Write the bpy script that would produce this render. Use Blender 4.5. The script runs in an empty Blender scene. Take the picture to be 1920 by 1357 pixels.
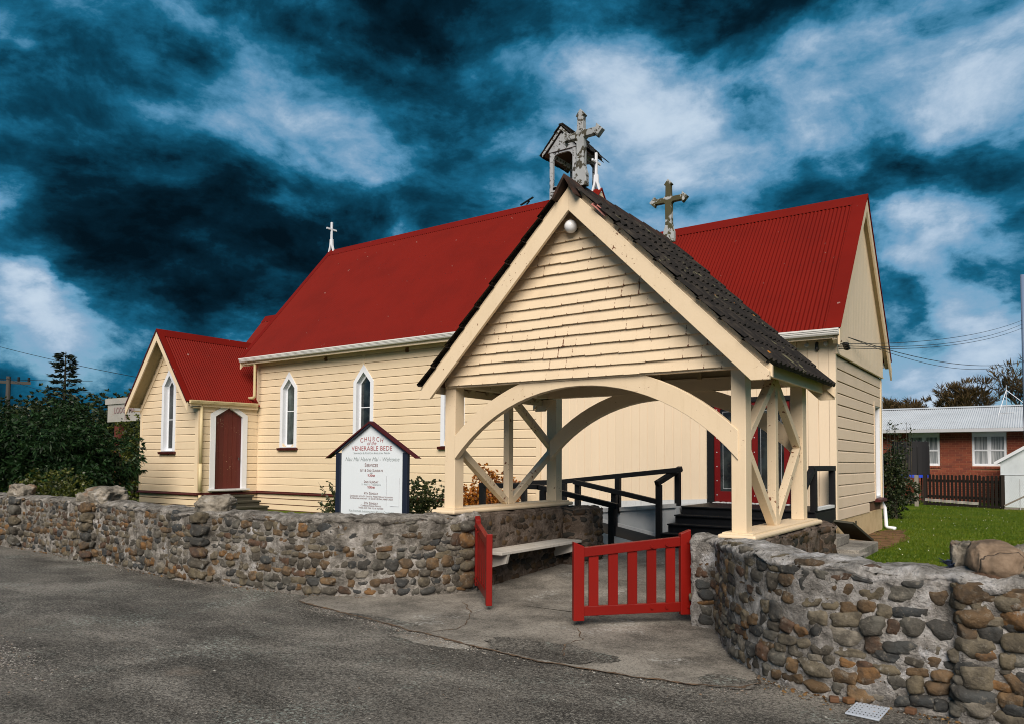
import bpy, bmesh, math, random
import numpy as np
from mathutils import Vector, Matrix, noise

random.seed(7)
RNG = np.random.default_rng(11)
SC = bpy.context.scene
COL = SC.collection
rad = math.radians

# ------------------------------------------------------------------ camera
YAW, PITCH, ROLL = 0.614651265, 0.0419348399, 0.00588898595
fwd = Vector((-math.sin(YAW) * math.cos(PITCH), math.cos(YAW) * math.cos(PITCH), math.sin(PITCH)))
rgt = Vector((math.cos(YAW), math.sin(YAW), 0.0))
upv = rgt.cross(fwd)
c_, s_ = math.cos(ROLL), math.sin(ROLL)
RGT = rgt * c_ + upv * s_
UPV = upv * c_ - rgt * s_
CAM = Vector((0, 0, 1.55))
cam_data = bpy.data.cameras.new("camera")
cam = bpy.data.objects.new("camera", cam_data)
COL.objects.link(cam)
cam.matrix_world = Matrix(((RGT.x, UPV.x, -fwd.x, CAM.x), (RGT.y, UPV.y, -fwd.y, CAM.y), (RGT.z, UPV.z, -fwd.z, CAM.z), (0, 0, 0, 1)))
cam_data.sensor_fit = 'HORIZONTAL'
cam_data.sensor_width = 36.0
cam_data.lens = 1409.32 / 1920 * 36.0
cam_data.shift_y = (806.19 - 678.5) / 1920
cam_data.clip_start = 0.1
cam_data.clip_end = 3000
SC.camera = cam


def pix_dir(px, py):
    return (RGT * ((px - 960) / 1409.32) - UPV * ((py - 806.19) / 1409.32) + fwd).normalized()


# ------------------------------------------------------------------ light, sky, exposure
SUN_EL, SUN_AZ = rad(38), rad(150)      # azimuth clockwise from +Y: bright overcast behind the camera
sun_dir = Vector((math.sin(SUN_AZ) * math.cos(SUN_EL), math.cos(SUN_AZ) * math.cos(SUN_EL), math.sin(SUN_EL)))
sd = bpy.data.lights.new("sun", 'SUN')
sd.energy = 1.5
sd.angle = rad(42)
sd.color = (1.0, 0.885, 0.775)
sun = bpy.data.objects.new("sun", sd)
COL.objects.link(sun)
sun.rotation_euler = sun_dir.to_track_quat('Z', 'Y').to_euler()
SC.view_settings.view_transform = 'Standard'
SC.view_settings.look = 'None'
SC.view_settings.gamma = 1.0
SC.view_settings.use_curve_mapping = False
SC.view_settings.exposure = 1.82
SC.cycles.filter_width = 1.0
SC.cycles.max_bounces = 6
SC.cycles.use_adaptive_sampling = True

world = bpy.data.worlds.new("World")
SC.world = world
world.use_nodes = True
wt = world.node_tree
for n in list(wt.nodes):
    wt.nodes.remove(n)


class G:
    """small helper to write node graphs as expressions"""
    def __init__(s, tree):
        s.t = tree

    def n(s, kind, ins=None, **props):
        nd = s.t.nodes.new(kind)
        for k, v in props.items():
            setattr(nd, k, v)
        for k, v in (ins or {}).items():
            if hasattr(v, 'is_output'):
                s.t.links.new(v, nd.inputs[k])
            else:
                nd.inputs[k].default_value = v
        return nd

    def m(s, op, a, b=0.0, c=None, clamp=False):
        ins = {0: a, 1: b}
        if c is not None:
            ins[2] = c
        return s.n('ShaderNodeMath', ins, operation=op, use_clamp=clamp).outputs[0]

    def vm(s, op, a, b=(0, 0, 0), out=0):
        return s.n('ShaderNodeVectorMath', {0: a, 1: b}, operation=op).outputs[out]

    def scale(s, a, k):
        return s.n('ShaderNodeVectorMath', {0: a, 'Scale': k}, operation='SCALE').outputs[0]

    def noise(s, vec, scale, detail=4, rough=0.55, dist=0.0, out='Fac'):
        return s.n('ShaderNodeTexNoise', {'Vector': vec, 'Scale': scale, 'Detail': detail, 'Roughness': rough, 'Distortion': dist}).outputs[out]

    def vor(s, vec, scale, feature='F1', out='Distance'):
        return s.n('ShaderNodeTexVoronoi', {'Vector': vec, 'Scale': scale}, feature=feature).outputs[out]

    def ramp(s, fac, stops, mode='LINEAR'):
        nd = s.n('ShaderNodeValToRGB', {0: fac})
        cr = nd.color_ramp
        cr.interpolation = mode
        while len(cr.elements) < len(stops):
            cr.elements.new(0.5)
        for e, (p, c) in zip(cr.elements, stops):
            e.position = p
            e.color = (*c, 1) if len(c) == 3 else c
        return nd.outputs[0]

    def step(s, x, a, b):
        return s.n('ShaderNodeMapRange', {'Value': x, 'From Min': a, 'From Max': b}, interpolation_type='SMOOTHSTEP').outputs[0]

    def mix(s, f, a, b, mode='MIX'):
        nd = s.n('ShaderNodeMix', None, data_type='RGBA', blend_type=mode)
        for k, v in ((0, f), (6, a), (7, b)):
            if hasattr(v, 'is_output'):
                s.t.links.new(v, nd.inputs[k])
            elif k == 0:
                nd.inputs[k].default_value = v
            else:
                nd.inputs[k].default_value = (*v, 1) if len(v) == 3 else v
        return nd.outputs[2]


g = G(wt)
tc = g.n('ShaderNodeTexCoord').outputs['Generated']
nrm = g.vm('NORMALIZE', tc)
stretch = g.vm('MULTIPLY', nrm, (1.0, 1.0, 1.75))
warp = g.scale(g.vm('SUBTRACT', g.noise(stretch, 3.2, 3, 0.5, out='Color'), (0.5, 0.5, 0.5)), 0.20)
warp2 = g.scale(g.vm('SUBTRACT', g.noise(stretch, 10.0, 6, 0.62, out='Color'), (0.5, 0.5, 0.5)), 0.085)
wd = g.vm('NORMALIZE', g.vm('ADD', g.vm('ADD', nrm, warp), warp2))
n1 = g.noise(g.vm('ADD', stretch, warp2), 2.6, 3, 0.5, 0.1)
# billowing edges: cumulus-like puffs
warp3 = g.scale(g.vm('SUBTRACT', g.noise(stretch, 14.0, 5, 0.6, out='Color'), (0.5, 0.5, 0.5)), 0.16)


def cloud_detail(off):
    v = g.vm('ADD', stretch, off)
    a = g.noise(g.vm('ADD', g.vm('ADD', v, g.scale(warp, .5)), (4.1, 2.7, 1.3)), 6.0, 9, 0.60, 0.3)
    b = g.vor(g.vm('ADD', v, warp3), 8.0, 'SMOOTH_F1')
    c = g.noise(g.vm('ADD', v, g.scale(warp2, 1.4)), 19.0, 8, 0.62, 0.4)
    d = g.m('MULTIPLY', g.m('SUBTRACT', a, 0.5), 0.70)
    d = g.m('ADD', d, g.m('MULTIPLY', g.m('SUBTRACT', 0.42, b), 0.34))
    return g.m('ADD', d, g.m('MULTIPLY', g.m('SUBTRACT', c, 0.5), 0.15))


det = cloud_detail((0, 0, 0))
relief = g.m('SUBTRACT', det, cloud_detail((0.016, 0.004, 0.040)))      # lit upper edges, darker bases
dens = g.m('ADD', g.m('MULTIPLY', g.m('SUBTRACT', n1, 0.5), 0.42), g.m('ADD', det, g.m('MULTIPLY', relief, 0.62)))
dens = g.m('ADD', dens, 0.425)
# where the big cloud masses and the breaks between them stand (direction, angular radius, lighter/darker)
BLOBS = [(570, 150, 95, .36), (470, 240, 70, .12), (690, 270, 90, .14), (760, 200, 80, .06), (40, 550, 50, .32), (100, 580, 50, .32), (170, 625, 60, .30), (15, 420, 45, .34), (430, 618, 50, .40), (290, 610, 50, .22), (60, 630, 60, .18), (150, 700, 70, .08), (40, 690, 60, -.10),
         (1150, 190, 90, .26), (1200, 300, 130, .32), (1230, 390, 110, .20), (1010, 270, 110, .10), (1340, 200, 90, .20), (1500, 110, 70, .26), (1560, 200, 90, .14), (1440, 300, 90, .18), (1830, 250, 80, .30), (1740, 170, 90, .16), (1640, 60, 100, .16), (1880, 130, 90, .18),
         (1790, 470, 70, .32), (1720, 500, 60, .22), (1700, 720, 80, .36), (1860, 640, 70, .28), (1900, 440, 60, .16), (1800, 720, 80, .28), (1760, 600, 50, .16),
         (390, 560, 130, -.24), (200, 500, 110, -.18), (520, 430, 100, -.18), (330, 420, 90, -.10), (820, 60, 130, -.24), (1250, 20, 100, -.30), (1420, 10, 80, -.2), (640, 330, 60, -.06),
         (90, 230, 130, -.10), (820, 340, 80, -.22), (620, 560, 90, -.18), (1720, 370, 80, -.30), (1880, 335, 70, -.26), (1640, 420, 60, -.12), (1560, 330, 50, -.08), (1420, 150, 50, -.14),
         (1690, 590, 45, -.20), (1900, 560, 50, -.18), (1700, 650, 40, -.12), (720, 20, 90, -.12), (30, 40, 110, -.06), (1300, 120, 60, -.16), (130, 340, 150, -.08), (640, 450, 90, -.10), (110, 470, 70, -.14), (20, 490, 30, -.16)]
for px, py, r, w in BLOBS:
    dv = pix_dir(px, py)
    dt = g.vm('DOT_PRODUCT', wd, tuple(dv), out='Value')
    k = 2.0 / ((r * 1.0 / 1409) ** 2)
    e = g.m('EXPONENT', g.m('MULTIPLY', g.m('SUBTRACT', dt, 1.0), k))
    dens = g.m('MULTIPLY_ADD', e, w, dens)
dens = g.m('SMOOTH_MIN', dens, 0.95, 0.35)
cloud = g.ramp(dens, [(0.0, (.0003, .0018, .0034)), (.15, (.0006, .0046, .0088)), (.32, (.0012, .0160, .0300)), (.47, (.0032, .038, .070)), (.60, (.0155, .069, .114)), (.73, (.060, .106, .154)), (.86, (.118, .155, .198)), (1.0, (.185, .215, .245))])
sky = g.n('ShaderNodeTexSky', None, sky_type='NISHITA', sun_disc=False, sun_elevation=SUN_EL, sun_rotation=SUN_AZ).outputs[0]
thin = g.step(dens, 0.45, 0.62)
clear = g.m('MULTIPLY', thin, g.m('SUBTRACT', 1.0, g.step(dens, 0.62, 0.8)))
bg1 = g.n('ShaderNodeBackground', {'Color': sky, 'Strength': 0.05})
bg2 = g.n('ShaderNodeBackground', {'Color': cloud, 'Strength': 1.0})
mixs = g.n('ShaderNodeMixShader', {0: g.m('SUBTRACT', 1.0, g.m('MULTIPLY', clear, 0.16)), 1: bg1.outputs[0], 2: bg2.outputs[0]})
wo = g.n('ShaderNodeOutputWorld', {'Surface': mixs.outputs[0]})
world.cycles.sampling_method = 'MANUAL'
world.cycles.sample_map_resolution = 512

# ------------------------------------------------------------------ materials
MATS = {}


def new_mat(name):
    m = bpy.data.materials.new(name)
    m.use_nodes = True
    MATS[name] = m
    t = m.node_tree
    b = t.nodes['Principled BSDF']
    gg = G(t)
    gg.b = b
    gg.pos = gg.n('ShaderNodeNewGeometry').outputs['Position']
    return m, gg


def setc(gg, col=None, rough=None, bump=None, bs=0.3, bd=0.01, spec=None, metal=None):
    b = gg.b
    t = gg.t
    if col is not None:
        if hasattr(col, 'is_output'):
            t.links.new(col, b.inputs['Base Color'])
        else:
            b.inputs['Base Color'].default_value = (*col, 1)
    if rough is not None:
        if hasattr(rough, 'is_output'):
            t.links.new(rough, b.inputs['Roughness'])
        else:
            b.inputs['Roughness'].default_value = rough
    if spec is not None:
        b.inputs['Specular IOR Level'].default_value = spec
    if metal is not None:
        b.inputs['Metallic'].default_value = metal
    if bump is not None:
        nb = gg.n('ShaderNodeBump', {'Height': bump, 'Strength': bs, 'Distance': bd})
        t.links.new(nb.outputs[0], b.inputs['Normal'])


def objrand(gg):
    return gg.n('ShaderNodeObjectInfo').outputs['Random']


def islrand(gg):
    return gg.n('ShaderNodeNewGeometry').outputs['Random Per Island']


def paint(name, col, rough=0.55, var=0.12, chips=0.0, chipcol=(.14, .06, .028), dirt=0.25, dirtcol=None, chipscale=26.0, rnd=0.10, spec=0.4):
    m, q = new_mat(name)
    big = q.noise(q.pos, 1.3, 4, 0.6)
    fine = q.noise(q.vm('MULTIPLY', q.pos, (1, 1, 0.16)), 16, 6, 0.65)
    dc = dirtcol or tuple(c * 0.55 for c in col)
    c = q.mix(q.m('MULTIPLY', q.step(big, .45, .8), dirt), col, dc)
    c = q.mix(q.m('MULTIPLY', q.step(fine, .52, .75), dirt * 1.0), c, dc)
    c = q.mix(q.m('MULTIPLY', q.step(q.noise(q.pos, 48, 3, .5), .70, .76), dirt * 1.2), c, tuple(x * .45 for x in col))
    vv = q.m('ADD', 1 - rnd / 2, q.m('MULTIPLY', objrand(q), rnd))
    c = q.mix(1.0, c, q.n('ShaderNodeCombineColor', {0: vv, 1: vv, 2: vv}).outputs[0], 'MULTIPLY')
    if chips > 0:
        cn = q.noise(q.pos, chipscale, 6, 0.65, 0.4)
        big2 = q.noise(q.pos, 2.1, 2, 0.5)
        th = q.m('ADD', cn, q.m('MULTIPLY', big2, 0.35))
        mask = q.step(th, 0.93 - chips, 0.945 - chips)
        c = q.mix(mask, c, chipcol)
    setc(q, c, rough, q.noise(q.pos, 60, 5, 0.6), 0.25, 0.004, spec)
    return m


CREAM = (.69, .562, .392)
paint('cream_paint', CREAM, .5, dirt=.14, dirtcol=(.50, .36, .19), rnd=.07)
paint('cream_smooth', (.71, .585, .43), .5, dirt=.12, dirtcol=(.52, .42, .26), rnd=.05)
paint('cream_wing', (.69, .555, .42), .55, dirt=.22, dirtcol=(.44, .36, .24), rnd=.08)
paint('cream_aged', (.69, .562, .392), .55, chips=.075, dirt=.25, dirtcol=(.50, .38, .22), rnd=.05)
paint('cream_worn', (.69, .562, .392), .55, chips=.125, chipcol=(.16, .055, .025), dirt=.25, dirtcol=(.50, .38, .22), rnd=.05, chipscale=18)
paint('white_paint', (.70, .73, .78), .45, dirt=.18, dirtcol=(.52, .54, .56), rnd=.03)
paint('white_weathered', (.34, .36, .38), .8, chips=.20, chipcol=(.045, .043, .036), dirt=.5, chipscale=9)
paint('cross_grey', (.33, .35, .36), .8, chips=.235, chipcol=(.050, .045, .030), dirt=.7, chipscale=12)
paint('cross_lichen', (.34, .36, .37), .85, chips=.28, chipcol=(.060, .054, .024), dirt=.6, chipscale=10)
paint('gutter_white', (.68, .68, .66), .35, dirt=.2, rnd=.03)
paint('gutter_cream', (.58, .48, .28), .45, dirt=.35, rnd=.03)
paint('darkred_trim', (.055, .006, .006), .5, dirt=.25, dirtcol=(.06, .01, .01))
paint('door_darkred', (.085, .010, .007), .5, chips=.07, chipcol=(.50, .40, .26), dirt=.3, rnd=.3)
paint('door_red', (.13, .005, .005), .35, dirt=.15)
paint('gate_red', (.175, .0048, .0022), .42, dirt=.30, dirtcol=(.13, .005, .004), rnd=.25, spec=.3)
paint('charcoal', (.0075, .008, .009), .55, dirt=.3, dirtcol=(.016, .016, .016), spec=.2)
paint('black_tread', (.005, .0055, .007), .55, dirt=.5, dirtcol=(.014, .016, .020), spec=.25)
paint('navy_paint', (.010, .015, .030), .5, dirt=.2)
paint('sign_white', (.66, .72, .76), .4, dirt=.06, rnd=0)
paint('bench_white', (.50, .48, .44), .7, chips=.08, dirt=.6, dirtcol=(.30, .27, .22))
paint('brown_timber', (.040, .038, .026), .8, dirt=.6, dirtcol=(.025, .03, .016))
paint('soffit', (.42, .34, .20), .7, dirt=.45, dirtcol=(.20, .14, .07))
paint('raw_brown', (.11, .055, .028), .85, dirt=.5)
paint('fence_brown', (.013, .0085, .006), .85, dirt=.5, rnd=.5)
paint('grey_timber', (.20, .18, .15), .85, dirt=.5, rnd=.3)
paint('pole_timber', (.06, .055, .05), .85, dirt=.5)
paint('sign_pale', (.36, .35, .33), .6, chips=.12, chipcol=(.30, .12, .04), dirt=.4)
paint('red_post', (.10, .022, .015), .7)
paint('shed_white', (.60, .66, .70), .5, dirt=.3)
paint('steel_blue', (.12, .17, .26), .35, dirt=.2)
paint('tramp_blue', (.02, .06, .55), .4)
paint('net_black', (.01, .01, .012), .8)
paint('galv', (.45, .47, .50), .45, dirt=.3)
paint('text_red', (.36, .12, .125), .6, dirt=0, rnd=0)
paint('text_grey', (.32, .37, .38), .6, dirt=0, rnd=0)
paint('text_dark', (.24, .17, .17), .6, dirt=0, rnd=0)
paint('black_metal', (.012, .012, .012), .4)
paint('rust', (.13, .065, .025), .8, chips=.2)
paint('chalk_white', (.55, .57, .58), .8, dirt=.5, dirtcol=(.35, .36, .36))
paint('plinth_white', (.50, .53, .55), .8, dirt=.55, dirtcol=(.30, .33, .34))
paint('blue_scrap', (.02, .035, .07), .35, dirt=.4)
paint('lamp_white', (.72, .74, .76), .18, dirt=.05)


def mat_roof(name, col, rough, var):
    m, q = new_mat(name)
    n = q.noise(q.pos, .9, 5, .6)
    f = q.noise(q.pos, 16, 4, .6)
    c = q.mix(q.step(n, .35, .75), col, tuple(x * var for x in col))
    c = q.mix(q.m('MULTIPLY', q.step(f, .62, .74), .35), c, tuple(x * .55 + .01 for x in col))
    chip = q.step(q.noise(q.pos, 9, 2, .4), .765, .775)
    c = q.mix(q.m('MULTIPLY', chip, .5), c, (.35, .25, .22))
    setc(q, c, rough, f, .12, .003, .12)


mat_roof('roof_red', (.150, .0062, .0022), .62, .84)
mat_roof('house_roof', (.48, .52, .56), .45, .85)

m, q = new_mat('tile_dark')
n = q.noise(q.pos, 7, 6, .65)
n2 = q.noise(q.pos, 38, 4, .6)
c = q.ramp(n, [(.3, (.006, .0052, .0045)), (.5, (.0145, .012, .0105)), (.7, (.038, .031, .024))])
r_ = objrand(q)
c = q.mix(q.step(q.m('ADD', q.noise(q.pos, 5.2, 5, .7), q.m('MULTIPLY', r_, .10)), .66, .74), c, (.10, .095, .055))
c = q.mix(q.step(q.noise(q.pos, 4.1, 3, .5), .71, .735), c, (.34, .14, .02))
setc(q, c, .85, n2, .6, .006, .25)

m, q = new_mat('ridge_terracotta')
n = q.noise(q.pos, 6, 6, .65)
c = q.ramp(n, [(.3, (.012, .010, .008)), (.5, (.030, .018, .013)), (.62, (.055, .026, .018)), (.75, (.075, .068, .038))])
setc(q, c, .85, q.noise(q.pos, 40, 4, .6), .5, .006, .25)

m, q = new_mat('broken_tile')
setc(q, q.ramp(q.noise(q.pos, 14, 3, .5), [(.3, (.30, .09, .07)), (.7, (.42, .20, .17))]), .8)

# shingles: paint worn off at the butt corners
m, q = new_mat('shingle_paint')
gen = q.n('ShaderNodeTexCoord').outputs['Generated']
sep = q.n('ShaderNodeSeparateXYZ', {0: gen}).outputs
edge = q.m('ABSOLUTE', q.m('SUBTRACT', sep[0], .5))
low = q.m('SUBTRACT', 1.0, sep[2])
cn = q.noise(q.vm('MULTIPLY', q.pos, (1.0, 1.0, 1.6)), 34, 6, .7, .5)
bigm = q.noise(q.pos, 1.6, 2, .5)
w = q.m('ADD', q.m('MULTIPLY', q.step(edge, .42, .5), .40), q.m('MULTIPLY', q.step(low, .84, 1.0), .22))
w = q.m('ADD', w, q.m('MULTIPLY', bigm, .95))
mask = q.step(q.m('ADD', w, cn), 1.45, 1.48)
base = q.mix(q.m('MULTIPLY', q.step(q.noise(q.pos, 3, 5, .6), .45, .75), .30), (.69, .562, .392), (.54, .41, .26))
vv = q.m('ADD', .98, q.m('MULTIPLY', objrand(q), .03))
base = q.mix(1.0, base, q.n('ShaderNodeCombineColor', {0: vv, 1: vv, 2: vv}).outputs[0], 'MULTIPLY')
setc(q, q.mix(mask, base, (.15, .065, .03)), .6, q.noise(q.vm('MULTIPLY', q.pos, (6, 1, .6)), 14, 4, .6), .25, .005)

# stones
m, q = new_mat('stone')
rnd = q.m('FRACT', q.m('ADD', q.m('MULTIPLY', objrand(q), 7.31), q.m('MULTIPLY', islrand(q), 3.77)))
c = q.ramp(rnd, [(0, (.105, .068, .036)), (.14, (.150, .095, .048)), (.24, (.076, .068, .054)), (.35, (.050, .053, .052)), (.44, (.098, .094, .080)),
                 (.54, (.165, .088, .034)), (.60, (.120, .100, .066)), (.72, (.040, .044, .046)), (.80, (.140, .120, .085)), (.90, (.090, .050, .030)), (.96, (.19, .172, .140))], 'CONSTANT')
ps = q.vm('ADD', q.pos, q.n('ShaderNodeCombineXYZ', {0: q.m('MULTIPLY', rnd, 9.0)}).outputs[0])
n = q.noise(ps, 9, 6, .65)
c = q.mix(q.step(n, .38, .66), c, q.mix(.72, c, (.026, .023, .019)))
c = q.mix(q.m('MULTIPLY', q.step(q.noise(ps, 20, 6, .7), .53, .70), .62), c, (.21, .19, .155))
grime = q.step(q.noise(q.pos, 3.0, 5, .65), .48, .66)
c = q.mix(q.m('MULTIPLY', grime, .45), c, (.040, .037, .032))
c = q.mix(q.m('MULTIPLY', q.step(q.noise(q.pos, 7.5, 7, .75), .60, .68), .70), c, (.22, .215, .20))
setc(q, c, q.m('ADD', .62, q.m('MULTIPLY', n, .3)), q.m('ADD', q.noise(ps, 30, 5, .65), q.m('MULTIPLY', q.noise(ps, 8, 3, .5), 2.0)), .85, .014, .25)

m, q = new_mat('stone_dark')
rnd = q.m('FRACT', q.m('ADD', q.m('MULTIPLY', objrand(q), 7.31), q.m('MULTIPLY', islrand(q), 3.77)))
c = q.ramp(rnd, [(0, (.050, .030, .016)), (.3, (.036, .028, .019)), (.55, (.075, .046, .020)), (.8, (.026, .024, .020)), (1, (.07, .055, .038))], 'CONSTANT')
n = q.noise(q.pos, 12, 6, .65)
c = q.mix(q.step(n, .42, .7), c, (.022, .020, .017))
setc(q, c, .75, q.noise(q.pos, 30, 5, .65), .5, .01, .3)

m, q = new_mat('boulder')
n = q.noise(q.pos, 5, 7, .68)
c = q.ramp(n, [(.30, (.060, .058, .052)), (.45, (.15, .135, .11)), (.58, (.26, .235, .195)), (.72, (.40, .39, .37))])
c = q.mix(q.m('MULTIPLY', q.step(q.noise(q.pos, 2.6, 3, .5), .55, .66), .6), c, (.19, .095, .045))
setc(q, c, .85, q.m('ADD', q.noise(q.pos, 16, 6, .7), q.noise(q.pos, 5, 3, .6)), .9, .02, .2)

m, q = new_mat('boulder_tan')
n = q.noise(q.pos, 6, 7, .68)
c = q.ramp(n, [(.30, (.095, .065, .042)), (.48, (.175, .125, .085)), (.62, (.25, .185, .13)), (.78, (.33, .28, .22))])
cr = q.vor(q.vm('ADD', q.pos, q.scale(q.noise(q.pos, 4, 3, .5, out='Color'), .25)), 2.3, 'DISTANCE_TO_EDGE')
c = q.mix(q.step(cr, .010, .002), c, (.03, .024, .02))
setc(q, c, .8, q.m('ADD', q.noise(q.pos, 18, 6, .7), q.m('MULTIPLY', q.step(cr, 0, .03), .8)), .6, .012, .25)


def mat_mortar(name, lo, mid, hi, white=0.3):
    m, q = new_mat(name)
    n = q.noise(q.pos, 5.5, 8, .70)
    st = q.noise(q.vm('MULTIPLY', q.pos, (1, 1, .28)), 13, 6, .65)
    c = q.ramp(n, [(.33, lo), (.50, mid), (.66, hi)])
    c = q.mix(q.m('MULTIPLY', q.step(st, .52, .70), .75), c, lo)
    c = q.mix(q.m('MULTIPLY', q.step(q.noise(q.pos, 2.4, 6, .72), .60, .68), white), c, (.52, .52, .53))
    c = q.mix(q.step(q.noise(q.pos, 34, 5, .6), .63, .70), c, (.05, .046, .038))
    h = q.m('ADD', q.noise(q.pos, 20, 7, .7), q.m('MULTIPLY', q.noise(q.pos, 60, 4, .6), .5))
    setc(q, c, .95, h, 1.0, .035, .1)


mat_mortar('mortar', (.055, .050, .044), (.20, .186, .165), (.39, .37, .345), .75)
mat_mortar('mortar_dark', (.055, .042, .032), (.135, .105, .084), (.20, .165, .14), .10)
mat_mortar('mortar_pale', (.070, .066, .060), (.24, .228, .212), (.45, .44, .43), .9)
mat_mortar('mortar_cap', (.10, .095, .086), (.30, .29, .275), (.54, .53, .53), .9)

# asphalt with worn aggregate, lichen blotches and pale silt
m, q = new_mat('asphalt')
big = q.noise(q.vm('MULTIPLY', q.pos, (.75, 1.25, 1)), .8, 6, .66, .6)
mid_ = q.noise(q.pos, 2.6, 6, .65)
sp = q.noise(q.pos, 55, 3, .6)
sp2 = q.vor(q.pos, 115, 'F1', 'Color')
spk = q.n('ShaderNodeSeparateColor', {0: sp2}).outputs[0]
c = q.ramp(big, [(.36, (.040, .038, .034)), (.47, (.085, .080, .072)), (.57, (.155, .145, .130)), (.70, (.21, .192, .168))])
c = q.mix(q.m('MULTIPLY', q.step(mid_, .45, .68), .45), c, (.155, .142, .125))
grain = q.noise(q.pos, 34, 5, .72)
c = q.mix(q.m('MULTIPLY', q.step(grain, .50, .40), .65), c, (.020, .019, .018))
c = q.mix(q.m('MULTIPLY', q.step(grain, .53, .64), .70), c, (.27, .255, .23))
c = q.mix(q.m('MULTIPLY', q.step(spk, .60, .95), .45), c, (.25, .24, .215))
c = q.mix(q.m('MULTIPLY', q.step(spk, .40, .05), .60), c, (.018, .0175, .0165))
lich = q.m('MULTIPLY', q.step(q.noise(q.pos, 1.15, 5, .65), .50, .66), q.step(q.noise(q.pos, 30, 5, .7), .52, .60))
c = q.mix(q.m('MULTIPLY', lich, .85), c, (.30, .34, .31))
silt = q.step(q.noise(q.vm('ADD', q.pos, (3.3, 1.1, 0)), .85, 5, .62), .60, .74)
c = q.mix(q.m('MULTIPLY', silt, .55), c, (.24, .20, .165))
pv = q.m('ADD', .82, q.m('MULTIPLY', q.step(q.noise(q.vm('ADD', q.vm('MULTIPLY', q.pos, (.7, 1.3, 1)), (7, 3, 0)), .9, 6, .64, .5), .36, .64), .55))
c = q.mix(1.0, c, q.n('ShaderNodeCombineColor', {0: pv, 1: pv, 2: q.m('MULTIPLY', pv, .985)}).outputs[0], 'MULTIPLY')
setc(q, c, .9, q.m('ADD', q.m('ADD', sp, grain), q.m('MULTIPLY', spk, .7)), .9, .010, .15)

m, q = new_mat('concrete')
n = q.noise(q.pos, 1.6, 7, .66)
sp = q.noise(q.pos, 60, 4, .65)
sp2 = q.n('ShaderNodeSeparateColor', {0: q.vor(q.pos, 110, 'F1', 'Color')}).outputs[0]
c = q.ramp(n, [(.36, (.090, .084, .073)), (.48, (.175, .162, .140)), (.62, (.29, .27, .235))])
grain = q.noise(q.pos, 30, 5, .72)
c = q.mix(q.m('MULTIPLY', q.step(grain, .50, .39), .42), c, (.05, .046, .040))
c = q.mix(q.m('MULTIPLY', q.step(grain, .55, .67), .50), c, (.31, .29, .255))
c = q.mix(q.m('MULTIPLY', q.step(sp2, .6, .95), .4), c, (.27, .25, .22))
c = q.mix(q.m('MULTIPLY', q.step(sp2, .35, .05), .5), c, (.045, .042, .038))
c = q.mix(q.m('MULTIPLY', q.m('MULTIPLY', q.step(q.noise(q.pos, 1.3, 5, .6), .56, .66), q.step(q.noise(q.pos, 26, 5, .7), .5, .58)), .8), c, (.36, .36, .34))
setc(q, c, .9, sp, .7, .006, .2)

m, q = new_mat('crack_dirt')
setc(q, q.ramp(q.noise(q.pos, 14, 5, .6), [(.3, (.020, .016, .012)), (.5, (.09, .055, .03)), (.7, (.19, .12, .065))]), .95)

m, q = new_mat('render_wall')
n = q.noise(q.pos, 70, 4, .7)
c = q.mix(q.step(q.noise(q.pos, 2.2, 5, .6), .4, .75), (.56, .43, .25), (.42, .30, .16))
setc(q, c, .9, n, 1.0, .015, .2)

m, q = new_mat('dirt')
n = q.noise(q.pos, 4.5, 7, .7)
c = q.ramp(n, [(.32, (.035, .040, .014)), (.45, (.12, .070, .035)), (.6, (.20, .115, .060)), (.75, (.11, .085, .045))])
setc(q, c, .95, q.noise(q.pos, 22, 6, .7), 1.0, .03, .1)

m, q = new_mat('soil_ground')
n = q.noise(q.pos, 1.2, 7, .7)
c = q.ramp(n, [(.3, (.025, .040, .010)), (.6, (.045, .070, .016)), (.8, (.09, .075, .04))])
setc(q, c, .95, q.noise(q.pos, 18, 5, .7), .8, .02, .1)

m, q = new_mat('lawn')
n = q.noise(q.pos, .55, 6, .65)
c = q.ramp(n, [(.32, (.040, .082, .003)), (.52, (.078, .125, .005)), (.70, (.12, .14, .010))])
setc(q, c, .95, q.noise(q.pos, 30, 5, .7), 1.0, .03, .1)


def mat_leaf(name, a, b, c3, rough=.4, spec=.45, trans=.25):
    m, q = new_mat(name)
    r = islrand(q)
    n = q.noise(q.pos, 2.2, 3, .5)
    c = q.ramp(q.m('ADD', q.m('MULTIPLY', r, .65), q.m('MULTIPLY', n, .4)), [(.15, a), (.5, b), (.85, c3)])
    setc(q, c, rough, spec=spec)
    tb = q.n('ShaderNodeBsdfTranslucent', {'Color': c})
    mx = q.n('ShaderNodeMixShader', {0: trans, 1: q.b.outputs[0], 2: tb.outputs[0]})
    out = [x for x in q.t.nodes if x.type == 'OUTPUT_MATERIAL'][0]
    q.t.links.new(mx.outputs[0], out.inputs[0])


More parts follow.
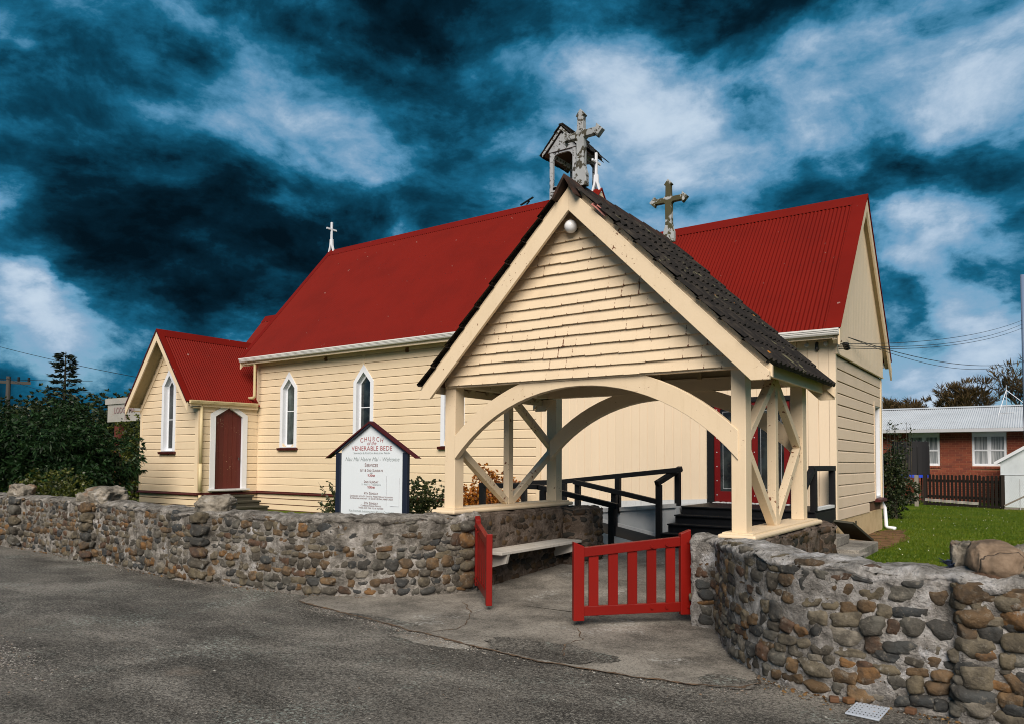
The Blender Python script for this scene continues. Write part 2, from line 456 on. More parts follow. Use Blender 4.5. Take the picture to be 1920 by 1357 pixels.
mat_leaf('leaf_rhodo', (.004, .014, .004), (.010, .031, .009), (.027, .062, .020), .5, .22, .15)
mat_leaf('leaf_yellowgreen', (.018, .030, .006), (.045, .060, .010), (.12, .13, .02), .4)
mat_leaf('leaf_dark', (.010, .018, .006), (.018, .030, .009), (.040, .055, .016), .5)
mat_leaf('leaf_shrub', (.014, .026, .008), (.030, .046, .012), (.065, .070, .020), .45)
mat_leaf('leaf_red', (.10, .035, .008), (.30, .085, .010), (.50, .22, .025), .45)
mat_leaf('leaf_hedge', (.012, .024, .008), (.026, .044, .014), (.060, .065, .025), .5)
mat_leaf('needle', (.008, .014, .008), (.014, .022, .012), (.030, .034, .018), .7, .2)
mat_leaf('twig_brown', (.040, .030, .014), (.075, .050, .022), (.11, .075, .03), .8, .2)
mat_leaf('grass_blade', (.044, .085, .003), (.090, .145, .006), (.15, .18, .014), .5, .3, .35)
mat_leaf('litter_leaf', (.06, .035, .018), (.14, .075, .030), (.25, .16, .07), .8, .1, .05)
mat_leaf('far_green', (.014, .026, .008), (.024, .042, .012), (.045, .065, .018), .7, .2)

m, q = new_mat('bark')
setc(q, q.ramp(q.noise(q.vm('MULTIPLY', q.pos, (1, 1, .3)), 12, 6, .7), [(.3, (.022, .018, .013)), (.7, (.085, .07, .05))]), .9, q.noise(q.vm('MULTIPLY', q.pos, (1, 1, .3)), 24, 5, .7), .8, .02)

m, q = new_mat('glass_dark')
setc(q, q.mix(q.step(q.noise(q.pos, 2.5, 3, .5), .4, .7), (.010, .012, .014), (.035, .045, .046)), .06, spec=.6)
m, q = new_mat('glass_curtain')
folds = q.noise(q.vm('MULTIPLY', q.pos, (1, 1, .03)), 26, 3, .6)
setc(q, q.ramp(folds, [(.35, (.10, .12, .13)), (.6, (.36, .38, .40)), (.75, (.50, .52, .54))]), .12, spec=.5)
m, q = new_mat('glass_lancet')
setc(q, q.ramp(q.noise(q.vm('MULTIPLY', q.pos, (1, 1, .4)), 5, 4, .6), [(.35, (.012, .016, .016)), (.6, (.06, .08, .078)), (.8, (.12, .15, .145))]), .10, spec=.5)

m, q = new_mat('brick')
rr = islrand(q)
c = q.ramp(rr, [(0, (.15, .032, .016)), (.35, (.19, .042, .019)), (.7, (.22, .055, .026)), (1, (.12, .026, .015))])
setc(q, c, .85)
m, q = new_mat('brick_mortar')
setc(q, (.38, .20, .11), .9)
m, q = new_mat('pebble')
c = q.ramp(islrand(q), [(0, (.10, .095, .09)), (.35, (.15, .142, .128)), (.6, (.23, .215, .19)), (.8, (.36, .35, .32)), (1, (.20, .13, .08))])
setc(q, c, .85)
m, q = new_mat('daisy')
setc(q, (.75, .76, .78), .7)
m, q = new_mat('cover_plate')
gr = q.n('ShaderNodeTexVoronoi', {'Vector': q.pos, 'Scale': 32.0}, feature='F1').outputs['Distance']
c = q.mix(q.step(q.noise(q.pos, 7, 4, .6), .62, .68), (.40, .45, .52), (.20, .13, .08))
setc(q, c, .55)
m, q = new_mat('hill_far')
setc(q, q.ramp(q.noise(q.pos, .12, 6, .65), [(.35, (.018, .050, .018)), (.65, (.045, .085, .025))]), .95)

# ------------------------------------------------------------------ object helpers
ORG = {}


def props(o, label=None, cat=None, group=None, kind=None):
    for k, v in (('label', label), ('category', cat), ('group', group), ('kind', kind)):
        if v:
            o[k] = v


def place(o, loc, parent=None):
    """put o at world position loc under parent (parents are never rotated)"""
    loc = Vector(loc)
    if parent is not None:
        o.parent = parent
        o.location = loc - ORG[parent.name]
    else:
        o.location = loc
    ORG[o.name] = loc


def thing(name, loc, label, cat, group=None):
    o = bpy.data.objects.new(name, None)
    o.empty_display_size = 0.2
    COL.objects.link(o)
    place(o, loc)
    props(o, label, cat, group)
    return o


class MB:
    def __init__(s):
        s.v, s.f = [], []

    def add(s, vs, fs):
        n = len(s.v)
        s.v += [tuple(v) for v in vs]
        s.f += [tuple(i + n for i in f) for f in fs]
        return s

    def hexa(s, p):
        return s.add(p, [(0, 3, 2, 1), (4, 5, 6, 7), (0, 1, 5, 4), (1, 2, 6, 5), (2, 3, 7, 6), (3, 0, 4, 7)])

    def box(s, x0, x1, y0, y1, z0, z1):
        return s.hexa([(x0, y0, z0), (x1, y0, z0), (x1, y1, z0), (x0, y1, z0), (x0, y0, z1), (x1, y0, z1), (x1, y1, z1), (x0, y1, z1)])

    def bar(s, a, b, w, h, up=(0, 0, 1)):
        a, b, up = Vector(a), Vector(b), Vector(up)
        d = (b - a).normalized()
        r = d.cross(up).normalized()
        u = r.cross(d)
        r, u = r * w / 2, u * h / 2
        return s.hexa([a - r - u, a + r - u, b + r - u, b - r - u, a - r + u, a + r + u, b + r + u, b - r + u])

    def prism(s, pts, vec):
        pts = [Vector(p) for p in pts]
        vec = Vector(vec)
        n = len(pts)
        return s.add(pts + [p + vec for p in pts], [tuple(range(n))[::-1], tuple(range(n, 2 * n))] + [(i, (i + 1) % n, n + (i + 1) % n, n + i) for i in range(n)])

    def ring(s, outer, inner, vec):
        """closed frame between two outlines with the same number of points, extruded by vec"""
        n = len(outer)
        vec = Vector(vec)
        P = [Vector(p) for p in outer] + [Vector(p) for p in inner]
        P += [p + vec for p in P]
        fs = []
        for i in range(n):
            j = (i + 1) % n
            fs += [(i, j, n + j, n + i), (2 * n + i, 3 * n + i, 3 * n + j, 2 * n + j), (i, 2 * n + i, 2 * n + j, j), (n + i, n + j, 3 * n + j, 3 * n + i)]
        return s.add(P, fs)

    def strip(s, A, B, vec, closed=False):
        """band between two polylines, extruded"""
        n = len(A)
        vec = Vector(vec)
        P = [Vector(p) for p in A] + [Vector(p) for p in B]
        P += [p + vec for p in P]
        fs = [(0, n, 3 * n, 2 * n), (n - 1, 3 * n - 1, 4 * n - 1, 2 * n - 1)]
        for i in range(n - 1):
            j = i + 1
            fs += [(i, j, n + j, n + i), (2 * n + i, 3 * n + i, 3 * n + j, 2 * n + j), (i, 2 * n + i, 2 * n + j, j), (n + i, n + j, 3 * n + j, 3 * n + i)]
        return s.add(P, fs)

    def tube(s, pts, r, n=8, cap=True):
        pts = [Vector(p) for p in pts]
        rs = r if isinstance(r, (list, tuple)) else [r] * len(pts)
        base = len(s.v)
        ref = None
        for i, p in enumerate(pts):
            d = (pts[min(i + 1, len(pts) - 1)] - pts[max(i - 1, 0)]).normalized()
            if ref is None:
                ref = Vector((0, 0, 1)) if abs(d.z) < .9 else Vector((1, 0, 0))
            a = d.cross(ref).normalized()
            b = a.cross(d).normalized()
            ref = b
            for k in range(n):
                t = 2 * math.pi * k / n
                s.v.append(tuple(p + (a * math.cos(t) + b * math.sin(t)) * rs[i]))
        for i in range(len(pts) - 1):
            for k in range(n):
                k2 = (k + 1) % n
                s.f.append((base + i * n + k, base + i * n + k2, base + (i + 1) * n + k2, base + (i + 1) * n + k))
        if cap:
            s.f.append(tuple(base + k for k in range(n)))
            s.f.append(tuple(base + (len(pts) - 1) * n + k for k in range(n - 1, -1, -1)))
        return s

    def grid(s, rows, closed=False):
        """rows: list of equal-length point lists"""
        base = len(s.v)
        n = len(rows[0])
        for r in rows:
            s.v += [tuple(p) for p in r]
        for i in range(len(rows) - 1):
            for k in range(n - 1 + (1 if closed else 0)):
                k2 = (k + 1) % n
                s.f.append((base + i * n + k, base + i * n + k2, base + (i + 1) * n + k2, base + (i + 1) * n + k))
        return s

    def mesh(s, name, mat, smooth=False, origin=None):
        V = np.array(s.v, dtype=float)
        if origin is None:
            origin = (V.min(0) + V.max(0)) / 2
        origin = np.array(origin, dtype=float)
        me = bpy.data.meshes.new(name)
        me.from_pydata((V - origin).tolist(), [], s.f)
        bm = bmesh.new()
        bm.from_mesh(me)
        bmesh.ops.recalc_face_normals(bm, faces=bm.faces)
        bm.to_mesh(me)
        bm.free()
        if smooth:
            me.polygons.foreach_set('use_smooth', [True] * len(me.polygons))
        me.materials.append(MATS[mat])
        return me, origin

    def build(s, name, mat, parent=None, smooth=False, bevel=0, origin=None, **kw):
        me, org = s.mesh(name, mat, smooth, origin)
        o = bpy.data.objects.new(name, me)
        COL.objects.link(o)
        place(o, org, parent)
        props(o, **kw)
        if bevel:
            b = o.modifiers.new('bevel', 'BEVEL')
            b.width = bevel
            b.segments = 2
            b.limit_method = 'ANGLE'
        return o


def quick(name, mesh, parent, loc, rot=None, scale=None):
    """a further object that shares mesh data"""
    o = bpy.data.objects.new(name, mesh)
    COL.objects.link(o)
    place(o, loc, parent)
    if rot is not None:
        o.rotation_euler = rot
    if scale is not None:
        o.scale = scale
    return o


def raw_mesh(name, V, F, mat, parent=None, smooth=False, origin=(0, 0, 0), **kw):
    """numpy arrays (equal-sided faces) to an object, fast"""
    V = np.asarray(V, dtype=np.float32) - np.asarray(origin, dtype=np.float32)
    F = np.asarray(F, dtype=np.int32)
    me = bpy.data.meshes.new(name)
    k = F.shape[1]
    me.vertices.add(len(V))
    me.vertices.foreach_set('co', V.ravel())
    me.loops.add(F.size)
    me.loops.foreach_set('vertex_index', F.ravel())
    me.polygons.add(len(F))
    me.polygons.foreach_set('loop_start', np.arange(0, F.size, k, dtype=np.int32))
    if smooth:
        me.polygons.foreach_set('use_smooth', np.ones(len(F), dtype=bool))
    me.update(calc_edges=True)
    me.materials.append(MATS[mat])
    o = bpy.data.objects.new(name, me)
    COL.objects.link(o)
    place(o, origin, parent)
    props(o, **kw)
    return o


def sheet(name, pts, z, mat, kind='structure', zf=None, res=None, **kw):
    """flat polygon; z may vary by function"""
    bm = bmesh.new()
    vs = [bm.verts.new((x, y, zf(x, y) if zf else z)) for x, y in pts]
    f = bm.faces.new(vs)
    bmesh.ops.triangulate(bm, faces=[f])
    bmesh.ops.recalc_face_normals(bm, faces=bm.faces)
    if sum(fc.normal.z for fc in bm.faces) < 0:
        bmesh.ops.reverse_faces(bm, faces=bm.faces)
    me = bpy.data.meshes.new(name)
    bm.to_mesh(me)
    bm.free()
    me.materials.append(MATS[mat])
    o = bpy.data.objects.new(name, me)
    COL.objects.link(o)
    ORG[o.name] = Vector((0, 0, 0))
    props(o, kind=kind, **kw)
    return o


def jit(a):
    return random.uniform(-a, a)


# ------------------------------------------------------------------ ground
def path_z(y):
    return 0.004 + 0.196 * max(0, min(1, (y - 7.2) / 3.4))


LEFT_PATH = [(-60, 6.3), (-22, 6.15), (-15.68, 5.93), (-14.16, 5.84), (-13.3, 5.82), (-11.8, 5.76), (-10.64, 5.66), (-9.72, 5.62), (-8.78, 5.64), (-8.0, 5.70), (-7.18, 5.77), (-6.70, 5.91), (-6.29, 6.18), (-5.90, 6.56), (-5.70, 6.86), (-5.59, 7.20)]
RIGHT_PATH = [(-2.76, 6.91), (-2.50, 6.90), (-2.34, 6.55), (-2.18, 6.21), (-2.0, 5.93), (-1.835, 5.74), (-1.64, 5.55), (-1.47, 5.45), (-1.27, 5.38), (-1.0, 5.36), (-.76, 5.365), (-.48, 5.39), (-.12, 5.42), (.6, 5.5), (1.6, 5.62), (3.2, 5.8), (6.0, 6.1)]

sheet('ground', [(-900, -400), (900, -400), (900, 900), (-900, 900)], -0.05, 'soil_ground')
sheet('road', [(-120, -60), (60, -60), (60, 6.6), (-2.0, 7.6), (-6.2, 7.6), (-7.2, 6.1), (-120, 6.6)], 0.0, 'asphalt')
lawn_l = [(-120, 6.8), (-22, 6.45), (-15.7, 6.15), (-11.8, 5.98), (-9.7, 5.85), (-8.0, 5.92), (-7.1, 6.0), (-6.6, 6.2), (-6.1, 6.7), (-5.85, 7.2), (-5.85, 10.4)]
lawn_r = [(-2.3, 10.4), (-2.3, 7.1), (-2.0, 6.35), (-1.5, 5.68), (-1.0, 5.57), (0, 5.62), (1.6, 5.8), (6, 6.3), (60, 7)]
mb = MB()
for bd in (lawn_l, lawn_r):
    mb.grid([[(x, y, .10) for x, y in bd], [(x, 10.4, .10) for x, y in bd]])
mb.add([(-120, 10.4, .10), (60, 10.4, .10), (60, 120, .10), (-120, 120, .10)], [(0, 1, 2, 3)])
mb.build('lawn', 'lawn', kind='structure')
# entry path, rising gently from the gate to the church
mb = MB()
mb.grid([[(-5.95, y, path_z(y)), (-5.0, y, path_z(y)), (-4.05, y, path_z(y) + .01), (-3.1, y, path_z(y)), (-2.2, y, path_z(y))] for y in (6.75, 7.2, 8.0, 8.8, 9.6, 10.6, 12.6)])
mb.build('path', 'concrete', kind='structure')
apron = [(-6.93, 5.84), (-6.728, 5.475), (-6.3, 5.40), (-5.889, 5.336), (-5.3, 5.25), (-4.827, 5.153), (-4.35, 5.09), (-3.851, 5.014), (-3.23, 4.954), (-2.56, 4.995), (-2.019, 5.068), (-1.70, 5.21), (-1.73, 5.55), (-1.95, 6.0), (-2.3, 6.8), (-2.4, 7.0), (-2.4, 7.16), (-5.75, 7.16), (-5.9, 6.8), (-6.4, 6.3), (-6.8, 6.0)]
sheet('concrete_apron', apron, 0.006, 'concrete')


def ribbon(name, pts, w, z, mat, parent=None, step=.05, wob=.02, **kw):
    P = [Vector((x, y, 0)) for x, y in pts]
    rows = []
    for a, b in zip(P[:-1], P[1:]):
        n = max(1, int((b - a).length / step))
        for i in range(n):
            rows.append(a.lerp(b, i / n))
    rows.append(P[-1])
    mb = MB()
    out = []
    for i, p in enumerate(rows):
        d = (rows[min(i + 1, len(rows) - 1)] - rows[max(i - 1, 0)]).normalized()
        nn = Vector((-d.y, d.x, 0))
        p = p + nn * (noise.noise(p * 6) * wob + noise.noise(p * 21) * wob * .5)
        hw = w * (.25 + .75 * abs(noise.noise(p * 9 + Vector((5, 0, 0)))) * 2)
        out.append([p + nn * hw + Vector((0, 0, z)), p - nn * hw + Vector((0, 0, z))])
    mb.grid(out)
    return mb.build(name, mat, parent, **kw)


edge_pts = apron[1:12]
ribbon('apron_edge', edge_pts, .022, .0105, 'crack_dirt', kind='structure', wob=.03)


def blotch(name, cx, cy, rx, ry, z, mat, seed, n=90):
    pts = []
    for i in range(n):
        a = 2 * math.pi * i / n
        r = 1 + .28 * noise.noise(Vector((math.cos(a) * 1.7, math.sin(a) * 1.7, seed))) + .12 * noise.noise(Vector((math.cos(a) * 7, math.sin(a) * 7, seed))) + .06 * noise.noise(Vector((math.cos(a) * 19, math.sin(a) * 19, seed)))
        pts.append((cx + rx * math.cos(a) * r, cy + ry * math.sin(a) * r))
    return sheet(name, pts, z, mat)


blotch('worn_patch', -3.35, 5.28, .62, .24, .0082, 'asphalt', 3)
blotch('worn_patch', -1.86, 5.28, .22, .16, .0084, 'asphalt', 8)
blotch('worn_patch', -5.35, 5.32, .50, .09, .0086, 'asphalt', 12)
blotch('worn_patch', -4.35, 4.98, .42, .13, .0034, 'concrete', 21)
ribbon('pavement_crack', [(-5.217, 6.497), (-4.85, 6.15), (-4.648, 5.874), (-4.50, 5.62), (-4.453, 5.432), (-4.55, 5.28), (-4.578, 5.13)], .008, .0100, 'crack_dirt', kind='structure', wob=.05)
ribbon('pavement_crack', [(-3.55, 6.15), (-3.32, 5.8), (-3.35, 5.55), (-3.15, 5.2)], .007, .0100, 'crack_dirt', kind='structure', wob=.06)
ribbon('pavement_crack', [(-1.72, 5.20), (-1.66, 5.38), (-1.73, 5.58)], .012, .0100, 'crack_dirt', kind='structure', wob=.03)
# bare soil beside the church corner
dp = []
for i in range(40):
    a = i / 40 * 2 * math.pi
    r = 1 + .35 * noise.noise(Vector((math.cos(a) * 2.2, math.sin(a) * 2.2, 3)))
    dp.append((-2.66 + .48 * math.cos(a) * r, 15.6 + 2.9 * math.sin(a) * r))
sheet('bare_soil', dp, 0.106, 'dirt')
# gravel patch at the edge of the road
gp = [(-7.6, 2.75), (-7.0, 2.72), (-6.44, 2.70), (-6.08, 2.67), (-5.75, 2.46), (-5.62, 2.32), (-5.68, 2.15), (-6.2, 2.05), (-7.6, 2.0)]
sheet('garden_path', [(-32, 15.2), (-21.5, 13.4), (-21.5, 14.2), (-32, 16.4)], 0.106, 'concrete')


def pebbles(name, pts, rmin, rmax, z, label=None, flat=.6):
    V, F = [], []
    base = [(1, 0, 0), (.4, .9, 0), (-.6, .7, 0), (-1, -.1, 0), (-.4, -.9, 0), (.6, -.7, 0), (.1, .1, 1)]
    for (x, y) in pts:
        r = random.uniform(rmin, rmax) * (1 if random.random() < .93 else 1.6)
        a = random.uniform(0, 6.28)
        ca, sa = math.cos(a), math.sin(a)
        n = len(V)
        el = random.uniform(.5, 1)
        for bx, by, bz in base:
            bx *= random.uniform(.75, 1.2)
            by *= random.uniform(.75, 1.2) * el
            V.append((x + r * (bx * ca - by * sa), y + r * (bx * sa + by * ca), z + bz * r * flat))
        for k in range(6):
            F.append((n + k, n + (k + 1) % 6, n + 6))
    return raw_mesh(name, V, F, 'pebble', kind='stuff')


pp = []
while len(pp) < 3200:
    x, y = random.uniform(-8.2, -5.3), random.uniform(1.8, 3.1)
    if random.random() < math.exp(-((x + 7.0) / .9) ** 2 - ((y - 2.4) / .28) ** 2):
        pp.append((x, y))
pebbles('gravel', pp, .003, .010, .003)
pp = []
for _ in range(3200):      # loose chips over the worn seal, thicker along the apron edge
    y = random.uniform(2.6, 5.9)
    x = random.uniform(-11, 0)
    if noise.noise(Vector((x * .9, y * .9, 0))) > .02 or random.random() < .25:
        pp.append((x, y))
for (x0, y0), (x1, y1) in zip(edge_pts[:-1], edge_pts[1:]):
    for _ in range(70):
        t = random.random()
        pp.append((x0 + (x1 - x0) * t + random.gauss(0, .05), y0 + (y1 - y0) * t + random.gauss(-.04, .07)))
for (x0, y0), (x1, y1) in zip(edge_pts[1:6], edge_pts[2:7]):      # pale lichened grit along the joint
    for _ in range(220):
        t = random.random()
        pp.append((x0 + (x1 - x0) * t + random.gauss(0, .05), y0 + (y1 - y0) * t - abs(random.gauss(.02, .11))))
for k in range(2, len(LEFT_PATH) - 1):
    (x0, y0), (x1, y1) = LEFT_PATH[k], LEFT_PATH[k + 1]
    for _ in range(int(90 * math.hypot(x1 - x0, y1 - y0))):
        t = random.random()
        pp.append((x0 + (x1 - x0) * t + jit(.03), y0 + (y1 - y0) * t - abs(random.gauss(.05, .09))))
for k in range(1, 13):
    (x0, y0), (x1, y1) = RIGHT_PATH[k], RIGHT_PATH[k + 1]
    for _ in range(int(120 * math.hypot(x1 - x0, y1 - y0))):
        t = random.random()
        d = abs(random.gauss(.04, .08))
        tx, ty = x1 - x0, y1 - y0
        L = math.hypot(tx, ty)
        pp.append((x0 + tx * t + ty / L * d, y0 + ty * t - tx / L * d))
pebbles('loose_chips', pp, .003, .0085, .003)

# ------------------------------------------------------------------ church
CH = thing('church', (-11, 16.3, .1), 'cream weatherboard church with red corrugated iron roofs and lancet windows', 'church')
YW = 14.0


def board_piece(mb, P, u0b, u1b, u0t, u1t, z0, z1, d=.028, lip=.036, gap=.004):
    """one rusticated weatherboard; P(u, z, out) maps to the world"""
    zm = z1 - lip
    f = (zm - z0) / (z1 - z0)
    um0, um1 = u0b + (u0t - u0b) * f, u1b + (u1t - u1b) * f
    pr = [(u0b, u1b, z0, 0), (u0b, u1b, z0, d), (um0, um1, zm, d - .002), (u0t, u1t, z1 - gap, .002), (u0t, u1t, z1 - gap, 0)]
    n = len(pr)
    vs = [P(a, z, o) for a, b, z, o in pr] + [P(b, z, o) for a, b, z, o in pr]
    fs = [tuple(range(n)), tuple(range(n, 2 * n))[::-1]] + [(i, n + i, n + i + 1, i + 1) for i in range(n - 1)]
    mb.add(vs, fs)


def board_wall(parent, P, ua, ub, z0, z1, pitch, mat, openings=(), joints=(), name='weatherboard', lip=.036, gap=.004):
    """rows of boards from z0 up to z1; ua/ub are numbers or functions of z"""
    fa = ua if callable(ua) else (lambda z: ua)
    fb = ub if callable(ub) else (lambda z: ub)
    z = z0
    while z < z1 - .02:
        zt = min(z + pitch, z1)
        segs = [[(fa(z), fa(zt)), (fb(z), fb(zt))]]
        cuts = []
        for uc, half in openings:
            hb, ht = half(z + .004), half(zt - .004)
            if hb > 0 or ht > 0:
                cuts.append(((uc - hb, uc - ht), (uc + hb, uc + ht)))
        for j in joints:
            cuts.append(((j - .001, j - .001), (j + .001, j + .001)))
        for lo, hi in sorted(cuts):
            new = []
            for A, B in segs:
                if max(lo) >= min(A) and min(hi) <= max(B):
                    new += [[A, lo], [hi, B]]
                else:
                    new.append([A, B])
            segs = new
        for A, B in segs:
            if B[0] - A[0] > .02 and B[1] - A[1] > -.001:
                mb = MB()
                o = jit(.0012)
                board_piece(mb, lambda u, zz, d: P(u, zz, d + (o if d > 0 else 0)), A[0], B[0], A[1], max(B[1], A[1] + .002), z, zt, lip=lip, gap=gap)
                mb.build(name, mat, parent)
        z = zt


def lancet_half(zs, zsp, zp, hw):
    def f(z):
        if z < zs or z > zp:
            return 0
        return hw if z <= zsp else hw * (zp - z) / (zp - zsp)
    return f


def pent(uc, zs, zsp, zp, hw):
    return [(uc - hw, zs), (uc + hw, zs), (uc + hw, zsp), (uc, zp), (uc - hw, zsp)]


def lancet(parent, P, uc, zs, zsp, zp, hw, r=.115, sill=True, glass='glass_lancet', zmid=None, deep=.13):
    """pointed window: proud white frame, deep reveal, sash, pane, dark red sill"""
    k = r * 1.75
    o = [P(u, z, .045) for u, z in pent(uc, zs, zsp, zp, hw)]
    i = [P(u, z, .045) for u, z in pent(uc, zs + .02, zsp - .03, zp - k, hw - r)]
    back = Vector(P(0, 0, -deep)) - Vector(P(0, 0, .045))
    mb = MB()
    mb.ring(o, i, back)
    w = mb.build('window', 'white_paint', parent)
    o2 = [P(u, z, -deep + .045) for u, z in pent(uc, zs + .022, zsp - .031, zp - k - .002, hw - r - .002)]
    i2 = [P(u, z, -deep + .045) for u, z in pent(uc, zs + .09, zsp - .05, zp - k - .09, hw - r - .05)]
    mb = MB()
    mb.ring(o2, i2, Vector(P(0, 0, -.03)) - Vector(P(0, 0, 0)))
    zm = zmid or zs + (zsp - zs) * .60
    a, b = Vector(P(uc - hw + r + .03, zm, -deep + .03)), Vector(P(uc + hw - r - .03, zm, -deep + .03))
    mb.bar(a, b, .022, .022)
    mb.build('sash', 'white_paint', w)
    mb = MB()
    mb.prism([P(u, z, -deep + .032) for u, z in pent(uc, zs + .06, zsp - .04, zp - k - .05, hw - r - .02)], Vector(P(0, 0, -.006)) - Vector(P(0, 0, 0)))
    mb.build('pane', glass, w)
    if sill:
        mb = MB()
        mb.prism([P(uc - hw - .05, zs - .085, -.02), P(uc - hw - .05, zs - .085, .10), P(uc - hw - .05, zs - .02, .115), P(uc - hw - .05, zs - .002, -.02)],
                 Vector(P(uc + hw + .05, 0, 0)) - Vector(P(uc - hw - .05, 0, 0)))
        mb.build('sill', 'darkred_trim', w)
    return w


def corrugated(name, parent, mat, e0, e1, r0, r1, pitch=.0762, amp=.0115, seg=8, under=True, thick=.004):
    """sheet roof between eave line e0-e1 and ridge line r0-r1, waves running up the slope"""
    e0, e1, r0, r1 = map(Vector, (e0, e1, r0, r1))
    nrm_ = (e1 - e0).cross(r0 - e0).normalized()
    if nrm_.z < 0:
        nrm_ = -nrm_
    L = (e1 - e0).length
    n = int(L / pitch * seg)
    t = np.linspace(0, 1, n + 1)
    h = amp * np.cos(t * L / pitch * 2 * np.pi)
    E = np.outer(1 - t, e0) + np.outer(t, e1) + np.outer(h, nrm_)
    R_ = np.outer(1 - t, r0) + np.outer(t, r1) + np.outer(h, nrm_)
    M1 = E * .5 + R_ * .5
    V = np.concatenate([E, M1, R_])
    k = np.arange(n)
    m_ = n + 1
    F = np.concatenate([np.stack([k, k + 1, k + 1 + m_, k + m_], 1), np.stack([k + m_, k + 1 + m_, k + 1 + 2 * m_, k + 2 * m_], 1)])
    o = raw_mesh(name, V, F, mat, parent, smooth=True, origin=tuple(V.mean(0)))
    sl = (r0 - e0)
    sv, sf = [], []
    rows_ = [.05, .27, .49, .71, .93]
    k0 = 0
    while (k0 + .5) * pitch < L:
        for f in rows_:
            p = e0 + (e1 - e0) * ((k0 * pitch) / L) + sl * (f + jit(.004)) + nrm_ * (amp + .004)
            b = len(sv)
            d1, d2 = (e1 - e0).normalized() * .010, sl.normalized() * .010
            sv += [tuple(p + d1), tuple(p + d2), tuple(p - d1), tuple(p - d2), tuple(p + nrm_ * .006)]
            sf += [(b, b + 1, b + 4), (b + 1, b + 2, b + 4), (b + 2, b + 3, b + 4), (b + 3, b, b + 4)]
        k0 += 3
    raw_mesh('roof_screws', sv, sf, 'darkred_trim', o, origin=tuple(V.mean(0)), kind='stuff')
    return o


def gutter(parent, a, b, out, mat='gutter_white', w=.115, h=.11):
    """moulded eaves gutter along a-b, out = outward unit vector"""
    a, b, out = Vector(a), Vector(b), Vector(out)
    up = Vector((0, 0, 1))
    prof = [(0, 0), (w, 0), (w, -.028), (w - .012, -.032), (w - .012, -.055), (w - .026, -.060), (w - .026, -.082), (w - .045, -h), (0, -h)]
    MB().prism([a + out * x + up * z for x, z in prof], b - a).build('gutter', mat, parent)


# --- nave
NX0, NX1 = -19.25, -9.10
SL = (8.60 - 4.58) / (17.0 - 13.62)
Pn = lambda u, z, d: Vector((u, YW - d, z))
mb = MB()      # inner wall core behind the boards, with openings left for the windows
wins = [(-17.755, .37), (-14.69, .375), (-11.62, .37)]
xs = [NX0 + .03]
for uc, hw in wins:
    xs += [uc - hw + .08, uc + hw - .08]
xs.append(NX1)
for i in range(0, len(xs), 2):
    mb.box(xs[i], xs[i + 1], YW + .004, YW + .15, .1, 4.62)
for uc, hw in wins:
    mb.box(uc - hw + .08, uc + hw - .08, YW + .004, YW + .15, .1, 1.93)
    mb.box(uc - hw + .08, uc + hw - .08, YW + .004, YW + .15, 4.0, 4.62)
mb.box(NX0 + .03, NX1, 19.9, 20.0, .1, 4.62)
mb.prism([(NX0 + .03, YW + .01, .1), (NX0 + .03, 19.99, .1), (NX0 + .03, 19.99, 4.6), (NX0 + .03, 17, 8.42), (NX0 + .03, YW + .01, 4.85)], (.12, 0, 0))
mb.prism([(-9.45, YW + .16, .1), (-9.45, 19.9, .1), (-9.45, 19.9, 4.6), (-9.45, 17, 8.42), (-9.45, YW + .16, 4.75)], (.12, 0, 0))
wallN = mb.build('nave_wall', 'raw_brown', CH)
ops = [(uc, lancet_half(1.90, 3.65, 4.02, hw - .06)) for uc, hw in wins]
board_wall(wallN, Pn, NX0 + .10, NX1 - .10, .655, 4.56, .2055, 'cream_paint', ops, joints=(-14.69,))
board_wall(wallN, lambda u, z, d: Vector((u, YW + .02 - d, z)), NX0 + .02, NX1, .13, .60, .165, 'cream_paint', name='base_board', lip=.03, gap=.022)
mb = MB()
mb.prism([(NX0 - .03, YW - .07, .585), (NX0 - .03, YW - .07, .605), (NX0 - .03, YW, .65), (NX0 - .03, YW, .585)], (NX1 - NX0 + .03, 0, 0))
mb.build('drip_trim', 'darkred_trim', CH)
MB().box(NX0 - .004, NX0 + .10, YW - .034, YW + .10, .655, 4.56).build('corner_board', 'cream_paint', CH)
MB().box(NX1 - .10, NX1 + .012, YW - .036, YW + .0, .66, 4.5).build('corner_board', 'cream_paint', CH)
MB().box(-14.755, -14.665, YW - .036, YW - .002, 4.02, 4.56).build('cover_strip', 'cream_paint', CH)
for i, (uc, hw) in enumerate(wins):
    lancet(CH, Pn, uc, 1.93, 3.66, 4.11, hw, glass='glass_dark' if i else 'glass_lancet', zmid=2.98)
# far gable boards (north-west end and the end above the wing) and back wall
Pw = lambda u, z, d: Vector((NX0 + .03 - d, u, z))
gz = lambda z: max(0, (z - 4.6) / SL)
wg = MB().box(NX0 + .0, NX0 + .02, 14.1, 19.9, .1, .12).build('west_wall', 'cream_paint', CH)
board_wall(wg, Pw, lambda z: 14.0 + gz(z), lambda z: 20.0 - gz(z), .655, 8.3, .2055, 'cream_paint')
GX = -9.30
Pe = lambda u, z, d: Vector((GX + d, u, z))
eg = MB().box(GX - .02, GX, 14.2, 19.8, 4.0, 4.1).build('east_gable', 'cream_paint', CH)
board_wall(eg, Pe, lambda z: 14.0 + gz(z), lambda z: 20.0 - gz(z), 3.9, 8.3, .2055, 'cream_paint')
RX0, RX1 = -19.62, -9.20
corrugated('nave_roof', CH, 'roof_red', (RX0, 13.62, 4.58), (RX1, 13.62, 4.58), (RX0, 17.0, 8.60), (RX1, 17.0, 8.60), amp=.015)
corrugated('nave_roof', CH, 'roof_red', (RX0, 20.38, 4.58), (RX1, 20.38, 4.58), (RX0, 17.0, 8.60), (RX1, 17.0, 8.60))


